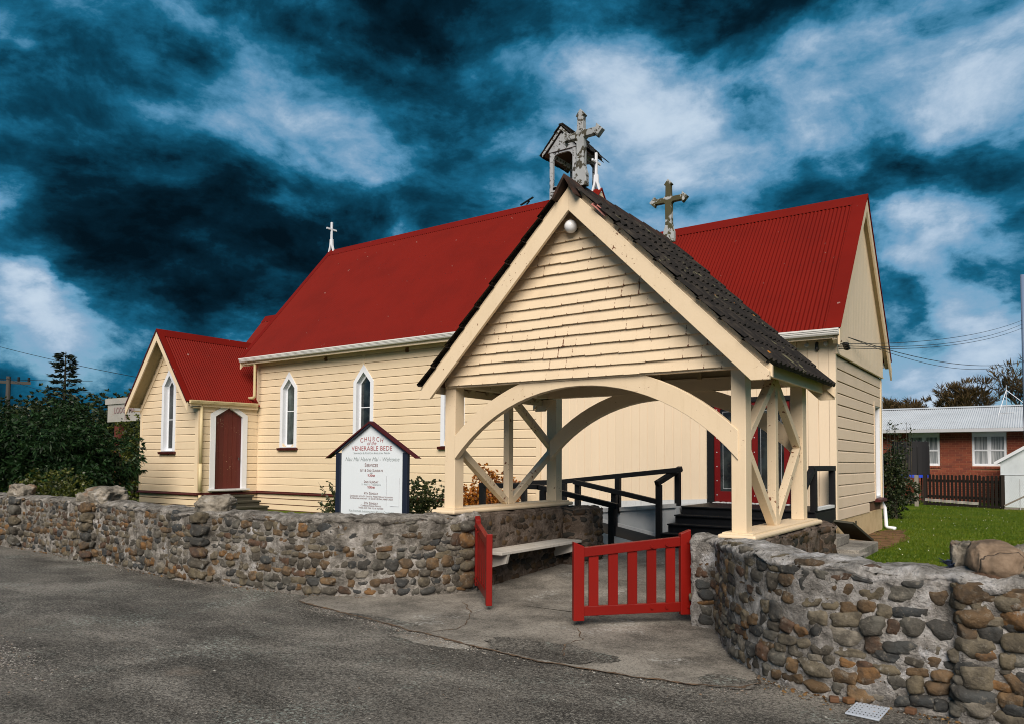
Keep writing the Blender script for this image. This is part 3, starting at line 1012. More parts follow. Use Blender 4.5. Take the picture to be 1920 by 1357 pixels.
def ridge_cap(parent, x0, x1, y, z, sl, w=.17):
    mb = MB()
    n = Vector((0, -sl, 1)).normalized()
    a = (0, y - w, z - w * sl + .028)
    prof = [(y - w, z - w * sl + .022), (y - .03, z - .03 * sl + .030), (y, z + .045), (y + .03, z - .03 * sl + .030), (y + w, z - w * sl + .022), (y + w, z - w * sl + .018), (y, z + .028), (y - w, z - w * sl + .018)]
    mb.prism([(x0, yy, zz) for yy, zz in prof], (x1 - x0, 0, 0))
    return mb.build('ridge_cap', 'roof_red', parent)


def verge_flash(parent, x0, x1, y_e, z_e, y_r, z_r, back):
    """flat metal strip that covers the end of the sheets along a verge; back = inward x direction"""
    sl = (z_r - z_e) / (y_r - y_e)
    d = Vector((0, y_r - y_e, z_r - z_e))
    n = Vector((1, 0, 0)).cross(d).normalized()
    if n.z < 0:
        n = -n
    a = Vector((x0, y_e, z_e)) + n * .016
    b = Vector((x1, y_e, z_e)) + n * .016
    MB().prism([a, b, b + d, a + d], n * .006).build('verge_flashing', 'roof_red', parent)


ridge_cap(CH, RX0 - .02, RX1 + .02, 17.0, 8.60, SL)
for ye in (13.62, 20.38):
    verge_flash(CH, RX0 - .02, RX0 + .16, ye, 4.58, 17.0, 8.60, 1)
    verge_flash(CH, RX1 - .16, RX1 + .02, ye, 4.58, 17.0, 8.60, 1)


def barge(parent, x, t, ye, ze, yr, zr, w=.20, mat='cream_paint', drop=.02, ext=.0):
    """sloping bargeboard in the plane x..x+t from eave to ridge"""
    mb = MB()
    sl = (zr - ze) / (yr - ye)
    s = 1 if yr > ye else -1
    zw = w * math.sqrt(1 + sl * sl)
    mb.prism([(x, ye - s * ext, ze - drop - abs(sl) * ext), (x, yr, zr - drop), (x, yr, zr - drop - zw), (x, ye - s * ext, ze - drop - zw - abs(sl) * ext)], (t, 0, 0))
    return mb.build('bargeboard', mat, parent)


for ye in (13.62, 20.38):
    barge(CH, RX0 + .01, .035, ye, 4.58, 17.0, 8.60, .19)
    barge(CH, RX1 - .045, .035, ye, 4.58, 17.0, 8.60, .19)
gutter(CH, (RX0 + .03, 13.66, 4.575), (RX1 - .01, 13.66, 4.590), (0, -1, 0))
MB().box(NX0 - .25, NX1, 13.665, 13.69, 4.40, 4.58).build('fascia', 'cream_smooth', CH)
MB().box(NX0 - .3, NX1, 13.69, YW - .03, 4.43, 4.45).build('soffit_lining', 'soffit', CH)
mb = MB()      # boxed eave end
mb.prism([(RX0 + .05, 13.64, 4.46), (RX0 + .05, 13.72, 4.36), (RX0 + .05, 13.95, 4.40), (RX0 + .05, 13.95, 4.60)], (.28, 0, 0))
mb.build('eave_end', 'cream_paint', CH)
# downpipe that turns on to the porch roof
mb = MB()
mb.tube([(-19.02, 13.70, 4.47), (-19.02, 13.72, 4.36), (-19.02, 13.72, 3.47), (-19.03, 13.72, 3.43), (-19.07, 13.72, 3.40), (-19.60, 13.72, 3.385)], .042, 10)
mb.build('downpipe', 'gutter_cream', CH, smooth=True)
for x in (-16.185, -13.133):
    mb = MB()
    mb.box(x - .05, x + .05, YW - .045, YW - .025, 4.30, 4.42)
    mb.tube([(x, YW - .045, 4.36), (x, YW - .10, 4.35)], .02, 8)
    mb.build('wire_bracket', 'rust', CH)

# --- finial crosses on the ridge ends
def ridge_cross(x):
    mb = MB()
    mb.box(x - .028, x + .028, 16.972, 17.028, 8.95, 9.60)
    mb.box(x - .022, x + .022, 16.79, 17.21, 9.33, 9.382)
    for s in (-1, 1):       # two flared feet astride the ridge
        mb.prism([(x + s * .0, 16.97, 9.02), (x + s * .055, 16.97, 9.02), (x + s * .07, 16.97, 8.80), (x + s * .16, 16.97, 8.52), (x + s * .08, 16.97, 8.60), (x, 16.97, 8.84)], (0, .06, 0))
    return mb.build('finial_cross', 'white_paint', CH)


ridge_cross(-19.52)
ridge_cross(-9.36)
mb = MB()
mb.tube([(-11.55, 17.0, 8.66), (-11.45, 17.0, 8.74)], .02, 6)
mb.bar((-11.75, 17.0, 8.68), (-11.3, 16.95, 8.80), .05, .03)
mb.build('loose_strap', 'black_metal', CH)

# --- bell turret astride the nave ridge
BT = MB()
BX0, BX1, BY0, BY1 = -10.47, -9.68, 16.48, 17.62
mb = MB().box(BX0 + .02, BX1 - .02, BY0 + .02, BY1 - .02, 8.62, 8.74)
bell = mb.build('bell_turret', 'white_weathered', CH)
for x in (BX0, BX1 - .095):
    for y in (BY0, BY1 - .095):
        MB().box(x, x + .095, y, y + .095, 7.98, 9.66).build('post', 'white_weathered', bell, bevel=.006)
for y in (BY0 + .02, BY1 - .10):
    MB().box(BX0 + .095, BX1 - .095, y, y + .06, 8.66, 8.75).build('rail', 'white_weathered', bell)
    mb = MB()       # arched head between the posts
    n = 9
    A, B = [], []
    for i in range(n):
        t = -1 + 2 * i / (n - 1)
        u = (BX0 + BX1) / 2 + t * .30
        A.append((u, y, 9.66))
        B.append((u, y, 9.615 - .15 * abs(t) ** 5))
    mb.strip(A, B, (0, .06, 0))
    mb.build('arch_head', 'white_weathered', bell)
for x in (BX0 + .02, BX1 - .08):
    MB().box(x, x + .06, BY0 + .095, BY1 - .095, 9.56, 9.66).build('plate', 'white_weathered', bell)
    MB().box(x, x + .06, BY0 + .095, BY1 - .095, 8.66, 8.75).build('rail', 'white_weathered', bell)
bc = (BX0 + BX1) / 2
for y in (BY0 - .02, BY1 - .02):
    MB().prism([(bc - .44, y, 9.67), (bc + .44, y, 9.67), (bc, y, 10.16)], (0, .04, 0)).build('pediment', 'white_weathered', bell)
    for s in (-1, 1):
        MB().prism([(bc, y - .06, 10.27), (bc + s * .58, y - .06, 9.66), (bc + s * .58, y - .06, 9.58), (bc, y - .06, 10.17)], (0, .03, 0)).build('barge', 'cross_grey', bell)
for s in (-1, 1):
    for k in range(4):      # ragged timber shingle courses
        t0, t1 = k / 4, (k + 1) / 4 + .05
        y = BY0 - .10
        while y < BY1 + .16:
            w = random.uniform(.10, .17)
            j = jit(.02)
            a0 = Vector((bc + s * .62 * t1 + s * j, y, 10.30 - .68 * t1 + .030))
            a1 = Vector((bc + s * .62 * t0, y, 10.30 - .68 * t0 + .012))
            MB().prism([a0, a0 + Vector((0, w - .006, 0)), a1 + Vector((0, w - .006, 0)), a1], (s * .012, 0, .014)).build('shingle', 'tile_dark', bell)
            y += w
MB().box(bc - .06, bc + .06, BY0 - .1, BY1 + .2, 10.30, 10.34).build('ridge_board', 'tile_dark', bell)
for s in (-1, 1):
    MB().prism([(bc, BY0, 10.22), (bc + s * .55, BY0, 9.63), (bc + s * .55, BY0, 9.61), (bc, BY0, 10.20)], (0, BY1 - BY0 + .1, 0)).build('roof_lining', 'raw_brown', bell)

# --- wing with the red doors
WX1 = -2.945
WYc, WY1 = 16.3, 18.60
Pf = lambda u, z, d: Vector((u, YW - d, z))
mb = MB()
mb.box(NX1 + .03, -5.20, YW + .024, YW + .15, .1, 3.86)
mb.box(-3.70, WX1 - .03, YW + .024, YW + .15, .1, 3.86)
mb.box(-5.20, -3.70, YW + .024, YW + .15, 2.72, 3.86)
mb.box(-5.20, -3.70, YW + .024, YW + .15, .1, .80)
wallW = mb.build('wing_wall', 'raw_brown', CH)
MB().box(NX1, WX1 - .2, WY1 - .15, WY1 - .01, .1, 3.86).build('back_wall', 'cream_paint', CH)
x = NX1 + .014
while x < WX1 - .10:
    w = .183
    x1 = min(x + w, WX1 - .10)
    z0 = .66 + (x - NX1) / 3.75 * .19 if x < -5.3 else .80
    z0 = min(z0, .80)
    segs = [(z0, 3.82)]
    if x1 > -5.27 and x < -3.63:
        segs = [(2.785, 3.82)]
        if x < -5.27 or x1 > -3.63:
            pass
    for za, zb in segs:
        o = jit(.002)
        MB().prism([(x + .0015, YW + .024, za), (x + .004, YW - o, za), (x1 - .010, YW - o, za), (x1 - .002, YW + .010, za), (x1 - .001, YW + .024, za)], (0, 0, zb - za)).build('wall_plank', 'cream_smooth', wallW)
    if x1 > -5.27 and x < -5.27:
        MB().box(x + .002, -5.272, YW - .001, YW + .022, .80, 2.784).build('wall_plank', 'cream_smooth', wallW)
    if x1 > -3.63 and x < -3.63:
        MB().box(-3.628, x1 - .004, YW - .001, YW + .022, .80, 2.784).build('wall_plank', 'cream_smooth', wallW)
    x = x1
MB().box(WX1 - .10, WX1 + .010, YW - .012, YW + .10, .57, 3.82).build('corner_board', 'cream_smooth', CH)
MB().prism([(NX1 + .02, YW - .03, .46), (NX1 + .02, YW - .03, .672), (-5.28, YW - .03, .860), (-5.28, YW - .03, .70)], (0, .029, 0)).build('base_trim', 'chalk_white', CH)
# east wall boards and plinth
Pe = lambda u, z, d: Vector((WX1 - .03 + d, u, z))
mb = MB()
mb.box(WX1 - .16, WX1 - .034, YW + .10, 17.80, .57, 3.52)
mb.box(WX1 - .16, WX1 - .034, 18.52, WY1 - .02, .57, 3.52)
mb.box(WX1 - .16, WX1 - .034, 17.80, 18.52, .57, .80)
mb.box(WX1 - .16, WX1 - .034, 17.80, 18.52, 2.80, 3.52)
wallE = mb.build('gable_end_wall', 'raw_brown', CH)
board_wall(wallE, Pe, YW + .105, 17.05, .565, .77, .205, 'cream_wing')
board_wall(wallE, Pe, YW + .105, 17.68, .77, 2.82, .205, 'cream_wing')
board_wall(wallE, Pe, YW + .105, WY1 - .12, 2.82, 3.47, .2165, 'cream_wing')
MB().box(WX1 - .03, WX1 + .006, 17.68, 17.79, .80, 2.90).build('window_facing', 'cream_wing', CH)
MB().box(WX1 - .03, WX1 + .008, WY1 - .12, WY1 + .01, .565, 3.47).build('corner_board', 'cream_paint', CH)
mb = MB()
for z in np.arange(.9, 3.3, .21):
    mb.add([(WX1 + .009, WY1 - .06, z), (WX1 + .009, WY1 - .035, z), (WX1 + .009, WY1 - .048, z + .025)], [(0, 1, 2)])
mb.build('nail_heads', 'raw_brown', CH)
mb = MB()
mb.box(WX1 - .16, WX1 - .015, YW + .06, WY1 - .01, .05, .562)
mb.build('plinth', 'render_wall', CH)
MB().box(WX1 - .05, WX1 - .011, 15.62, 15.74, .36, .46).build('vent', 'black_metal', CH)
w = MB().ring([(WX1 - .02, 17.79, .82), (WX1 - .02, WY1 - .12, .82), (WX1 - .02, WY1 - .12, 2.86), (WX1 - .02, 17.79, 2.86)], [(WX1 - .02, 17.83, .86), (WX1 - .02, WY1 - .17, .86), (WX1 - .02, WY1 - .17, 2.80), (WX1 - .02, 17.83, 2.80)], (-.12, 0, 0)).build('window', 'white_paint', CH)
MB().box(WX1 - .13, WX1 - .125, 17.82, WY1 - .16, .85, 2.81).build('pane', 'glass_dark', w)
MB().prism([(WX1 - .03, 17.70, .74), (WX1 + .10, 17.70, .74), (WX1 + .10, 17.70, .79), (WX1 - .03, 17.70, .82)], (0, .86, 0)).build('sill', 'darkred_trim', w)
MB().box(WX1 - .11, WX1 - .02, 17.82, 17.86, .86, 2.80).build('stop_bead', 'darkred_trim', w)
# gable panel above, proud of the boards
ZG = 3.50
GS = (6.93 - 3.86) / (WYc - 13.65)
mb = MB().box(WX1 - .04, WX1 - .035, YW + .2, WY1 - .2, 3.52, 3.6)
gp_ = mb.build('gable_panel', 'raw_brown', CH)
y = YW - .02
while y < WY1 + .01:
    y1 = min(y + .155, WY1 + .02)
    zt = lambda yy: 3.86 + (min(yy, 2 * WYc - yy) - 13.65) * GS - .05
    pts = [(WX1 + .035, y + .002, ZG), (WX1 + .035, y1 - .004, ZG)]
    if y < WYc < y1:
        pts += [(WX1 + .035, y1 - .004, zt(y1 - .004)), (WX1 + .035, WYc, zt(WYc)), (WX1 + .035, y + .002, zt(y + .002))]
    else:
        pts += [(WX1 + .035, y1 - .004, zt(y1 - .004)), (WX1 + .035, y + .002, zt(y + .002))]
    MB().prism(pts, (-.03, 0, 0)).build('plank', 'cream_smooth', gp_)
    y = y1
MB().box(WX1 + .0, WX1 + .05, YW - .02, WY1 + .02, ZG - .03, ZG - .002).build('drip_mould', 'cream_smooth', CH)
VX = -2.79
for ye in (13.65, 18.95):
    corrugated('wing_roof', CH, 'roof_red', (-9.0, ye, 3.86), (VX, ye, 3.86), (-9.0, WYc, 6.93), (VX, WYc, 6.93))
    verge_flash(CH, VX - .24, VX + .02, ye, 3.86, WYc, 6.93, -1)
    barge(CH, VX - .035, .035, ye, 3.86, WYc, 6.93, .17, 'cream_paint', ext=.10 if ye > 15 else .0)
    s = 1 if ye < WYc else -1
    MB().prism([(WX1 + .036, ye + s * .02, 3.86 - .13), (WX1 + .036, WYc, 6.93 - .15), (VX - .036, WYc, 6.93 - .15), (VX - .036, ye + s * .02, 3.86 - .13)], (0, 0, -.012)).build('verge_soffit', 'soffit', CH)
ridge_cap(CH, -9.0, VX + .025, WYc, 6.93, GS)
gutter(CH, (NX1 + .02, 13.69, 3.865), (VX - .01, 13.69, 3.858), (0, -1, 0))
gutter(CH, (NX1 + .02, 18.91, 3.865), (VX - .06, 18.91, 3.858), (0, 1, 0))
MB().box(NX1, VX - .08, 13.69, 13.715, 3.70, 3.86).build('fascia', 'cream_smooth', CH)
MB().box(NX1, WX1, 13.715, YW - .004, 3.735, 3.75).build('soffit_lining', 'soffit', CH)
MB().prism([(WX1 + .02, 13.70, 3.84), (WX1 + .02, 13.70, 3.68), (WX1 + .02, 13.80, 3.62), (WX1 + .02, 14.02, 3.72), (WX1 + .02, 14.02, 4.10)], (VX - WX1 - .06, 0, 0)).build('eave_end', 'cream_smooth', CH)
mb = MB()
mb.tube([(WX1 - .03, WY1 + .05, 3.4), (WX1 - .03, WY1 + .05, .70), (WX1 + .03, WY1 + .04, .58), (WX1 + .06, WY1 + .02, .17), (WX1 + .09, WY1 + .0, .14), (WX1 + .26, WY1 - .06, .13)], .04, 10)
mb.build('downpipe', 'white_paint', CH, smooth=True)
# doors
D = MB().ring([(-5.27, YW - .03, .80), (-3.63, YW - .03, .80), (-3.63, YW - .03, 2.785), (-5.27, YW - .03, 2.785)], [(-5.14, YW - .03, .802), (-3.72, YW - .03, .802), (-3.72, YW - .03, 2.70), (-5.14, YW - .03, 2.70)], (0, .12, 0)).build('door_frame', 'charcoal', CH)
for x0, x1 in ((-5.135, -4.44), (-4.42, -3.725)):
    dl = MB().ring([(x0, YW + .0, .825), (x1, YW + .0, .825), (x1, YW + .0, 2.695), (x0, YW + .0, 2.695)], [(x0 + .11, YW + .0, 1.02), (x1 - .11, YW + .0, 1.02), (x1 - .11, YW + .0, 2.58), (x0 + .11, YW + .0, 2.58)], (0, .045, 0)).build('door', 'door_red', CH)
    MB().box(x0 + .10, x1 - .10, YW + .018, YW + .026, 1.01, 2.59).build('pane', 'glass_dark', dl)
    mb = MB()
    for z0, z1 in ((1.07, 2.53),):
        a, b = x0 + .16, x1 - .16
        mb.ring([(a, YW + .016, z0), (b, YW + .016, z0), (b, YW + .016, z1), (a, YW + .016, z1)], [(a + .006, YW + .016, z0 + .006), (b - .006, YW + .016, z0 + .006), (b - .006, YW + .016, z1 - .006), (a + .006, YW + .016, z1 - .006)], (0, .0015, 0))
    mb.build('etched_line', 'galv', dl)
    mb = MB()
    for z in np.arange(.95, 2.65, .27):
        mb.tube([(x0 + .05, YW + .0, z), (x0 + .05, YW - .006, z)], .011, 6)
    mb.build('stud', 'galv', dl)
MB().box(-4.09, -3.97, YW + .010, YW + .017, 2.06, 2.22).build('notice', 'black_metal', CH)
mb = MB()
for i in range(26):
    xx = -5.14 + 1.42 * i / 26
    mb.box(xx, xx + .046, YW - .10, YW - .005, .801, .815 + .008 * (i % 2))
mb.build('door_sill', 'chalk_white', CH)
for x, z in ((-3.403, 3.655), (-3.078, 3.656)):
    mb = MB()
    mb.tube([(x, YW - .01, z), (x, YW - .05, z)], .018, 8)
    mb.tube([(x, YW - .05, z), (x, YW - .075, z), (x, YW - .10, z)], [.035, .045, .02], 10)
    mb.build('insulator', 'galv', CH, smooth=True)
MB().tube([(-3.24, YW - .02, 3.68), (-3.24, YW - .05, 3.66), (-3.24, YW - .05, 3.58), (-3.24, YW - .02, 3.56)], .03, 8).build('fuse_holder', 'black_metal', CH)
mb = MB()
for k in range(3):
    y = 13.80 + .06 * k
    mb.tube([(WX1 + .05, y + .15, 3.63 - .03 * k), (WX1 + .24, y, 3.60 - .03 * k)], .011, 6)
    mb.tube([(WX1 + .17, y + .04, 3.61 - .03 * k), (WX1 + .22, y + .01, 3.60 - .03 * k), (WX1 + .26, y - .01, 3.595 - .03 * k)], [.03, .036, .02], 8)
mb.build('cable_bracket', 'black_metal', CH)
MB().prism([(WX1 + .06, 13.9, 3.68), (WX1 + .06, 14.06, 3.68), (WX1 + .06, 13.94, 3.84)], (.05, 0, 0)).build('bracket_block', 'rust', CH)

# --- porch
PX0, PX1, PY0 = -22.20, -19.20, 12.06
PC = (PX0 + PX1) / 2
Pp = lambda u, z, d: Vector((u, PY0 - d, z))
Ps = lambda u, z, d: Vector((PX1 + d, u, z))
PR = (5.21 - 3.02) / (PC - (PX0 - .02) + .15)
PZR, PZE, PE = 5.25, 3.15, 1.62      # ridge height, eave height, half span of the roof
psl = (PZR - PZE) / PE
mb = MB()
whp = .36
mb.box(PX0 + .03, PC - whp + .08, PY0 + .03, PY0 + .14, .1, 3.2)
mb.box(PC - whp + .08 + .56, PX1 - .03, PY0 + .03, PY0 + .14, .1, 3.2)
mb.box(PC - whp + .08, PC + whp - .08, PY0 + .03, PY0 + .14, .1, 1.8)
mb.prism([(PC - 1.1, PY0 + .03, 3.6), (PC - .28, PY0 + .03, 3.6), (PC - .28, PY0 + .03, 4.7)], (0, .1, 0))
mb.prism([(PC + 1.1, PY0 + .03, 3.6), (PC + .28, PY0 + .03, 3.6), (PC + .28, PY0 + .03, 4.7)], (0, .1, 0))
mb.box(PX0 + .03, PX0 + .14, PY0 + .14, 14.8, .1, 3.2)
mb.box(PX1 - .14, PX1 - .03, PY0 + .14, 12.58, .1, 3.2)
mb.box(PX1 - .14, PX1 - .03, 13.42, 14.0, .1, 3.2)
mb.box(PX1 - .14, PX1 - .03, 12.58, 13.42, .1, .74)
mb.box(PX0 + .2, PX1 - .2, 14.7, 14.8, .1, 4.6)
pw = mb.build('porch_wall', 'raw_brown', CH)
gpz = lambda z: max(0, (z - PZE - .04) / psl - (PE - 1.5))
board_wall(pw, Pp, lambda z: min(PX0 + .11 + gpz(z), PC), lambda z: max(PX1 - .11 - gpz(z), PC), .645, 4.95, .204, 'cream_paint', [(PC + .03, lancet_half(1.78, 3.73, 4.08, .30))])
board_wall(pw, lambda u, z, d: Vector((u, PY0 + .02 - d, z)), PX0, PX1, .13, .59, .165, 'cream_paint', name='base_board', lip=.03, gap=.022)
board_wall(pw, Ps, PY0 + .10, 13.96, .645, 3.12, .206, 'cream_paint', [(13.0, lancet_half(.5, 2.86, 3.12, .50))])
board_wall(pw, lambda u, z, d: Vector((PX1 - .02 + d, u, z)), PY0 + .0, 13.98, .13, .59, .165, 'cream_paint', name='base_board', lip=.03, gap=.022)
MB().box(PX0 - .006, PX0 + .11, PY0 - .035, PY0 + .12, .645, 3.2).build('corner_board', 'cream_paint', CH)
MB().box(PX1 - .11, PX1 + .036, PY0 - .037, PY0 + .10, .645, 3.12).build('corner_board', 'cream_paint', CH)
mb = MB()
mb.prism([(PX0 - .05, PY0 - .075, .575), (PX0 - .05, PY0 - .075, .598), (PX0 - .05, PY0, .645), (PX0 - .05, PY0, .575)], (PX1 - PX0 + .125, 0, 0))
mb.prism([(PX1 + .075, PY0 + .0, .575), (PX1 + .075, PY0 + .0, .598), (PX1, PY0 + .0, .645), (PX1, PY0 + .0, .575)], (0, 1.93, 0))
mb.build('drip_trim', 'darkred_trim', CH)
lancet(CH, Pp, PC + .03, 1.80, 3.72, 4.20, .36, glass='glass_dark', zmid=2.72)
for s in (-1, 1):        # raking fillet under the verge
    MB().prism([(PC + s * .02, PY0 - .05, 4.98), (PC + s * 1.5, PY0 - .05, 4.98 - 1.48 * psl), (PC + s * 1.5, PY0 - .05, 4.84 - 1.48 * psl), (PC + s * .02, PY0 - .05, 4.84)], (0, .022, 0)).build('rake_board', 'cream_paint', CH)
PV = 11.62
for s in (-1, 1):
    xe = PC + s * PE
    corrugated('porch_roof', CH, 'roof_red', (xe, PV, PZE), (xe, 14.9, PZE), (PC, PV, PZR), (PC, 14.9, PZR))
    n = Vector((-s * -1 * psl, 0, 1)).normalized() if False else Vector((s * psl, 0, 1)).normalized()
    a, b = Vector((xe, PV - .02, PZE)) + n * .016, Vector((PC, PV - .02, PZR)) + n * .016
    MB().prism([a, b, b + Vector((0, .17, 0)), a + Vector((0, .17, 0))], n * .006).build('verge_flashing', 'roof_red', CH)
    MB().prism([(PC, PV - .024, PZR + .03), (xe, PV - .024, PZE + .03), (xe, PV - .024, PZE - .03), (PC, PV - .024, PZR - .03)], (0, .02, 0)).build('verge_edge', 'darkred_trim', CH)
    MB().prism([(PC, PV, PZR - .03), (xe, PV, PZE - .03), (xe - s * .0, PV, PZE - .26), (PC, PV, PZR - .30)], (0, .035, 0)).build('bargeboard', 'cream_paint', CH)
    MB().prism([(PC, PV + .036, PZR - .10), (xe - s * .05, PV + .036, PZE - .03), (xe - s * .05, PV + .036, PZE - .05), (PC, PV + .036, PZR - .12)], (0, PY0 - PV - .04, 0)).build('verge_soffit', 'soffit', CH)
    MB().box(min(PC + s * 1.47, xe - s * .02), max(PC + s * 1.47, xe - s * .02), PV + .2, PY0 + .02, PZE - .16, PZE - .13).build('eave_soffit', 'soffit', CH)
mb = MB()
mb.prism([(PC - .15, PV - .02, PZR - .15 * psl + .022), (PC, PV - .02, PZR + .045), (PC + .15, PV - .02, PZR - .15 * psl + .022), (PC, PV - .02, PZR + .025)], (0, 3.3, 0))
mb.build('ridge_cap', 'roof_red', CH)
gutter(CH, (PC + PE + .01, PV + .06, PZE + .05), (PC + PE + .01, 13.84, PZE + .085), (1, 0, 0), 'gutter_cream', .10, .09)
MB().box(PC + PE - .02, PC + PE + .008, PV + .1, 13.9, PZE - .10, PZE + .05).build('fascia', 'cream_paint', CH)
mb = MB()
mb.tube([(PX1 + .09, PY0 + .02, 3.10), (PX1 + .09, PY0 + .02, 1.42)], .042, 10)
mb.tube([(PX1 + .09, PY0 + .02, 1.45), (PX1 + .09, PY0 + .02, .70)], .050, 10)
mb.tube([(PX1 + .10, PY0 + .02, .58), (PX1 + .10, PY0 + .02, .14)], .046, 10)
mb.build('downpipe', 'gutter_cream', CH, smooth=True)
mb = MB()
o_ = [Ps(u, z, .05) for u, z in pent(13.0, .66, 2.86, 3.21, .60)]
i_ = [Ps(u, z, .05) for u, z in pent(13.0, .72, 2.80, 3.06, .44)]
mb.ring(o_, i_, (-.13, 0, 0))
dsr = mb.build('door_surround', 'white_paint', CH)
dr = MB().box(PX1 - .052, PX1 - .05, 12.57, 13.43, .74, .76).build('door', 'door_darkred', CH)
for k in range(6):
    y0, y1 = 12.565 + k * .145, 12.565 + (k + 1) * .145
    tz = lambda y: 3.06 - abs(y - 13.0) / .44 * .26
    ym = (y0 + y1) / 2
    MB().prism([Ps(y0 + .002, .735, -.045), Ps(y1 - .002, .735, -.045), Ps(y1 - .002, tz(y1), -.045), Ps(y0 + .002, tz(y0), -.045)], (.022 + jit(.002), 0, 0)).build('plank', 'door_darkred', dr)
MB().tube([Ps(13.35, 1.62, -.02), Ps(13.35, 1.62, .03), Ps(13.33, 1.56, .03)], .014, 8).build('handle', 'black_metal', dr)
MB().box(PX1 - .02, PX1 + .16, 12.36, 13.64, .69, .735).build('door_sill', 'chalk_white', CH)
st = MB().box(PX1 + .03, PX1 + .33, 12.42, 13.60, .10, .44).build('porch_steps', 'brown_timber', CH)
for k, (x0, x1, z) in enumerate(((-19.17, -18.86, .545), (-18.95, -18.52, .40), (-18.6, -18.14, .26))):
    MB().box(x0, x1, 12.36, 13.66, z - .05, z).build('tread', 'brown_timber', st, bevel=.006)
    MB().box(x1 - .05, x1 - .02, 12.4, 13.62, z - .15, z - .051).build('riser', 'brown_timber', st)
# chancel behind the porch
mb = MB().box(-22.3, -19.3, 14.9, 19.1, .1, 3.6)
mb.prism([(-22.3, 14.9, 3.6), (-22.3, 19.1, 3.6), (-22.3, 17, 6.3)], (3.0, 0, 0))
mb.build('chancel_wall', 'cream_paint', CH)
for ye in (14.55, 19.45):
    corrugated('chancel_roof', CH, 'roof_red', (-23.0, ye, 3.55), (-19.3, ye, 3.55), (-23.0, 17, 6.72), (-19.3, 17, 6.72))
    barge(CH, -22.98, .035, ye, 3.55, 17, 6.72, .18)
ridge_cap(CH, -23.03, -19.3, 17, 6.72, 1.28)

# ------------------------------------------------------------------ lychgate
LG = thing('lychgate', (-4.06, 8.1, 0), 'cream timber lychgate with dark tiled gable roof over the church path', 'lychgate')
LC = -4.055
XL0, XL1, XR0, XR1 = -5.94, -5.78, -2.405, -2.265
FY, BYL, BYR = 7.0, 9.30, 9.05
posts = []
for (x0, x1, y, z0, z1) in ((XL0, XL1, FY, .975, 2.55), (XR0, XR1, FY, .89, 2.55), (XL0, XL1, BYL, .99, 2.55), (XR0, XR1, BYR, .905, 2.55)):
    MB().box(x0, x1, y, y + .17, z0, z1).build('post', 'cream_aged', LG, bevel=.006)
# sills on the stone bases
MB().box(-6.03, -5.67, 6.86, 9.62, .925, .975).build('sill', 'cream_aged', LG, bevel=.02)
MB().box(-2.50, -2.14, 6.87, 9.42, .842, .892).build('sill', 'cream_aged', LG, bevel=.02)
MB().box(-5.99, -5.71, 6.92, 9.56, .975, .995).build('sill_step', 'cream_aged', LG)
MB().box(-2.47, -2.18, 6.93, 9.36, .892, .905).build('sill_step', 'cream_aged', LG)
# side plates and tie beams
MB().box(-5.93, -5.79, 6.98, 9.30, 2.46, 2.60).build('side_plate', 'cream_aged', LG)
MB().box(-2.40, -2.27, 6.98, 9.30, 2.44, 2.58).build('side_plate', 'cream_aged', LG)
MB().box(XL0, XR1, 7.03, 7.14, 2.46, 2.60).build('tie_beam', 'cream_aged', LG)
MB().box(XL0, XR1, 9.10, 9.22, 2.46, 2.62).build('tie_beam', 'cream_aged', LG)


def arch(y, t, nm='arch_brace'):
    A, B = [], []
    zc, R1, R2 = .10, 2.27, 2.46
    n = 25
    h1 = math.asin(1.72 / R1)
    h2 = math.asin(1.72 / R2)
    for i in range(n):
        k = -1 + 2 * i / (n - 1)
        A.append((LC + R1 * math.sin(k * h1), y, zc + R1 * math.cos(k * h1)))
        z2 = zc + R2 * math.cos(k * h2)
        B.append((LC + R2 * math.sin(k * h2), y, min(z2, 2.53)))
    MB().strip(A, B, (0, t, 0)).build(nm, 'cream_aged', LG, bevel=.005)


arch(6.985, .09)
arch(9.12, .09)


def side_bracing(x, y0, y1, zb, zt, ym):
    MB().box(x - .045, x + .045, ym - .05, ym + .05, zb, zt).build('strut', 'cream_worn', LG, bevel=.004)
    zm = 1.73
    for (a, b) in (((x, y0 + .17, zm - .03), (x, ym - .055, zb + .03)), ((x, y1, zm - .03), (x, ym + .055, zb + .03)), ((x, y0 + .17, zm + .03), (x, ym - .05, zt - .03)), ((x, y1, zm + .03), (x, ym + .05, zt - .03))):
        a, b = Vector(a), Vector(b)
        d = (b - a).normalized()
        a = a - d * .04
        MB().bar(a, b, .088, .085, (1, 0, 0)).build('diagonal_brace', 'cream_worn', LG, bevel=.004)


side_bracing(-5.86, FY, BYL, .995, 2.46, 8.22)
side_bracing(-2.335, FY, BYR, .905, 2.44, 8.10)

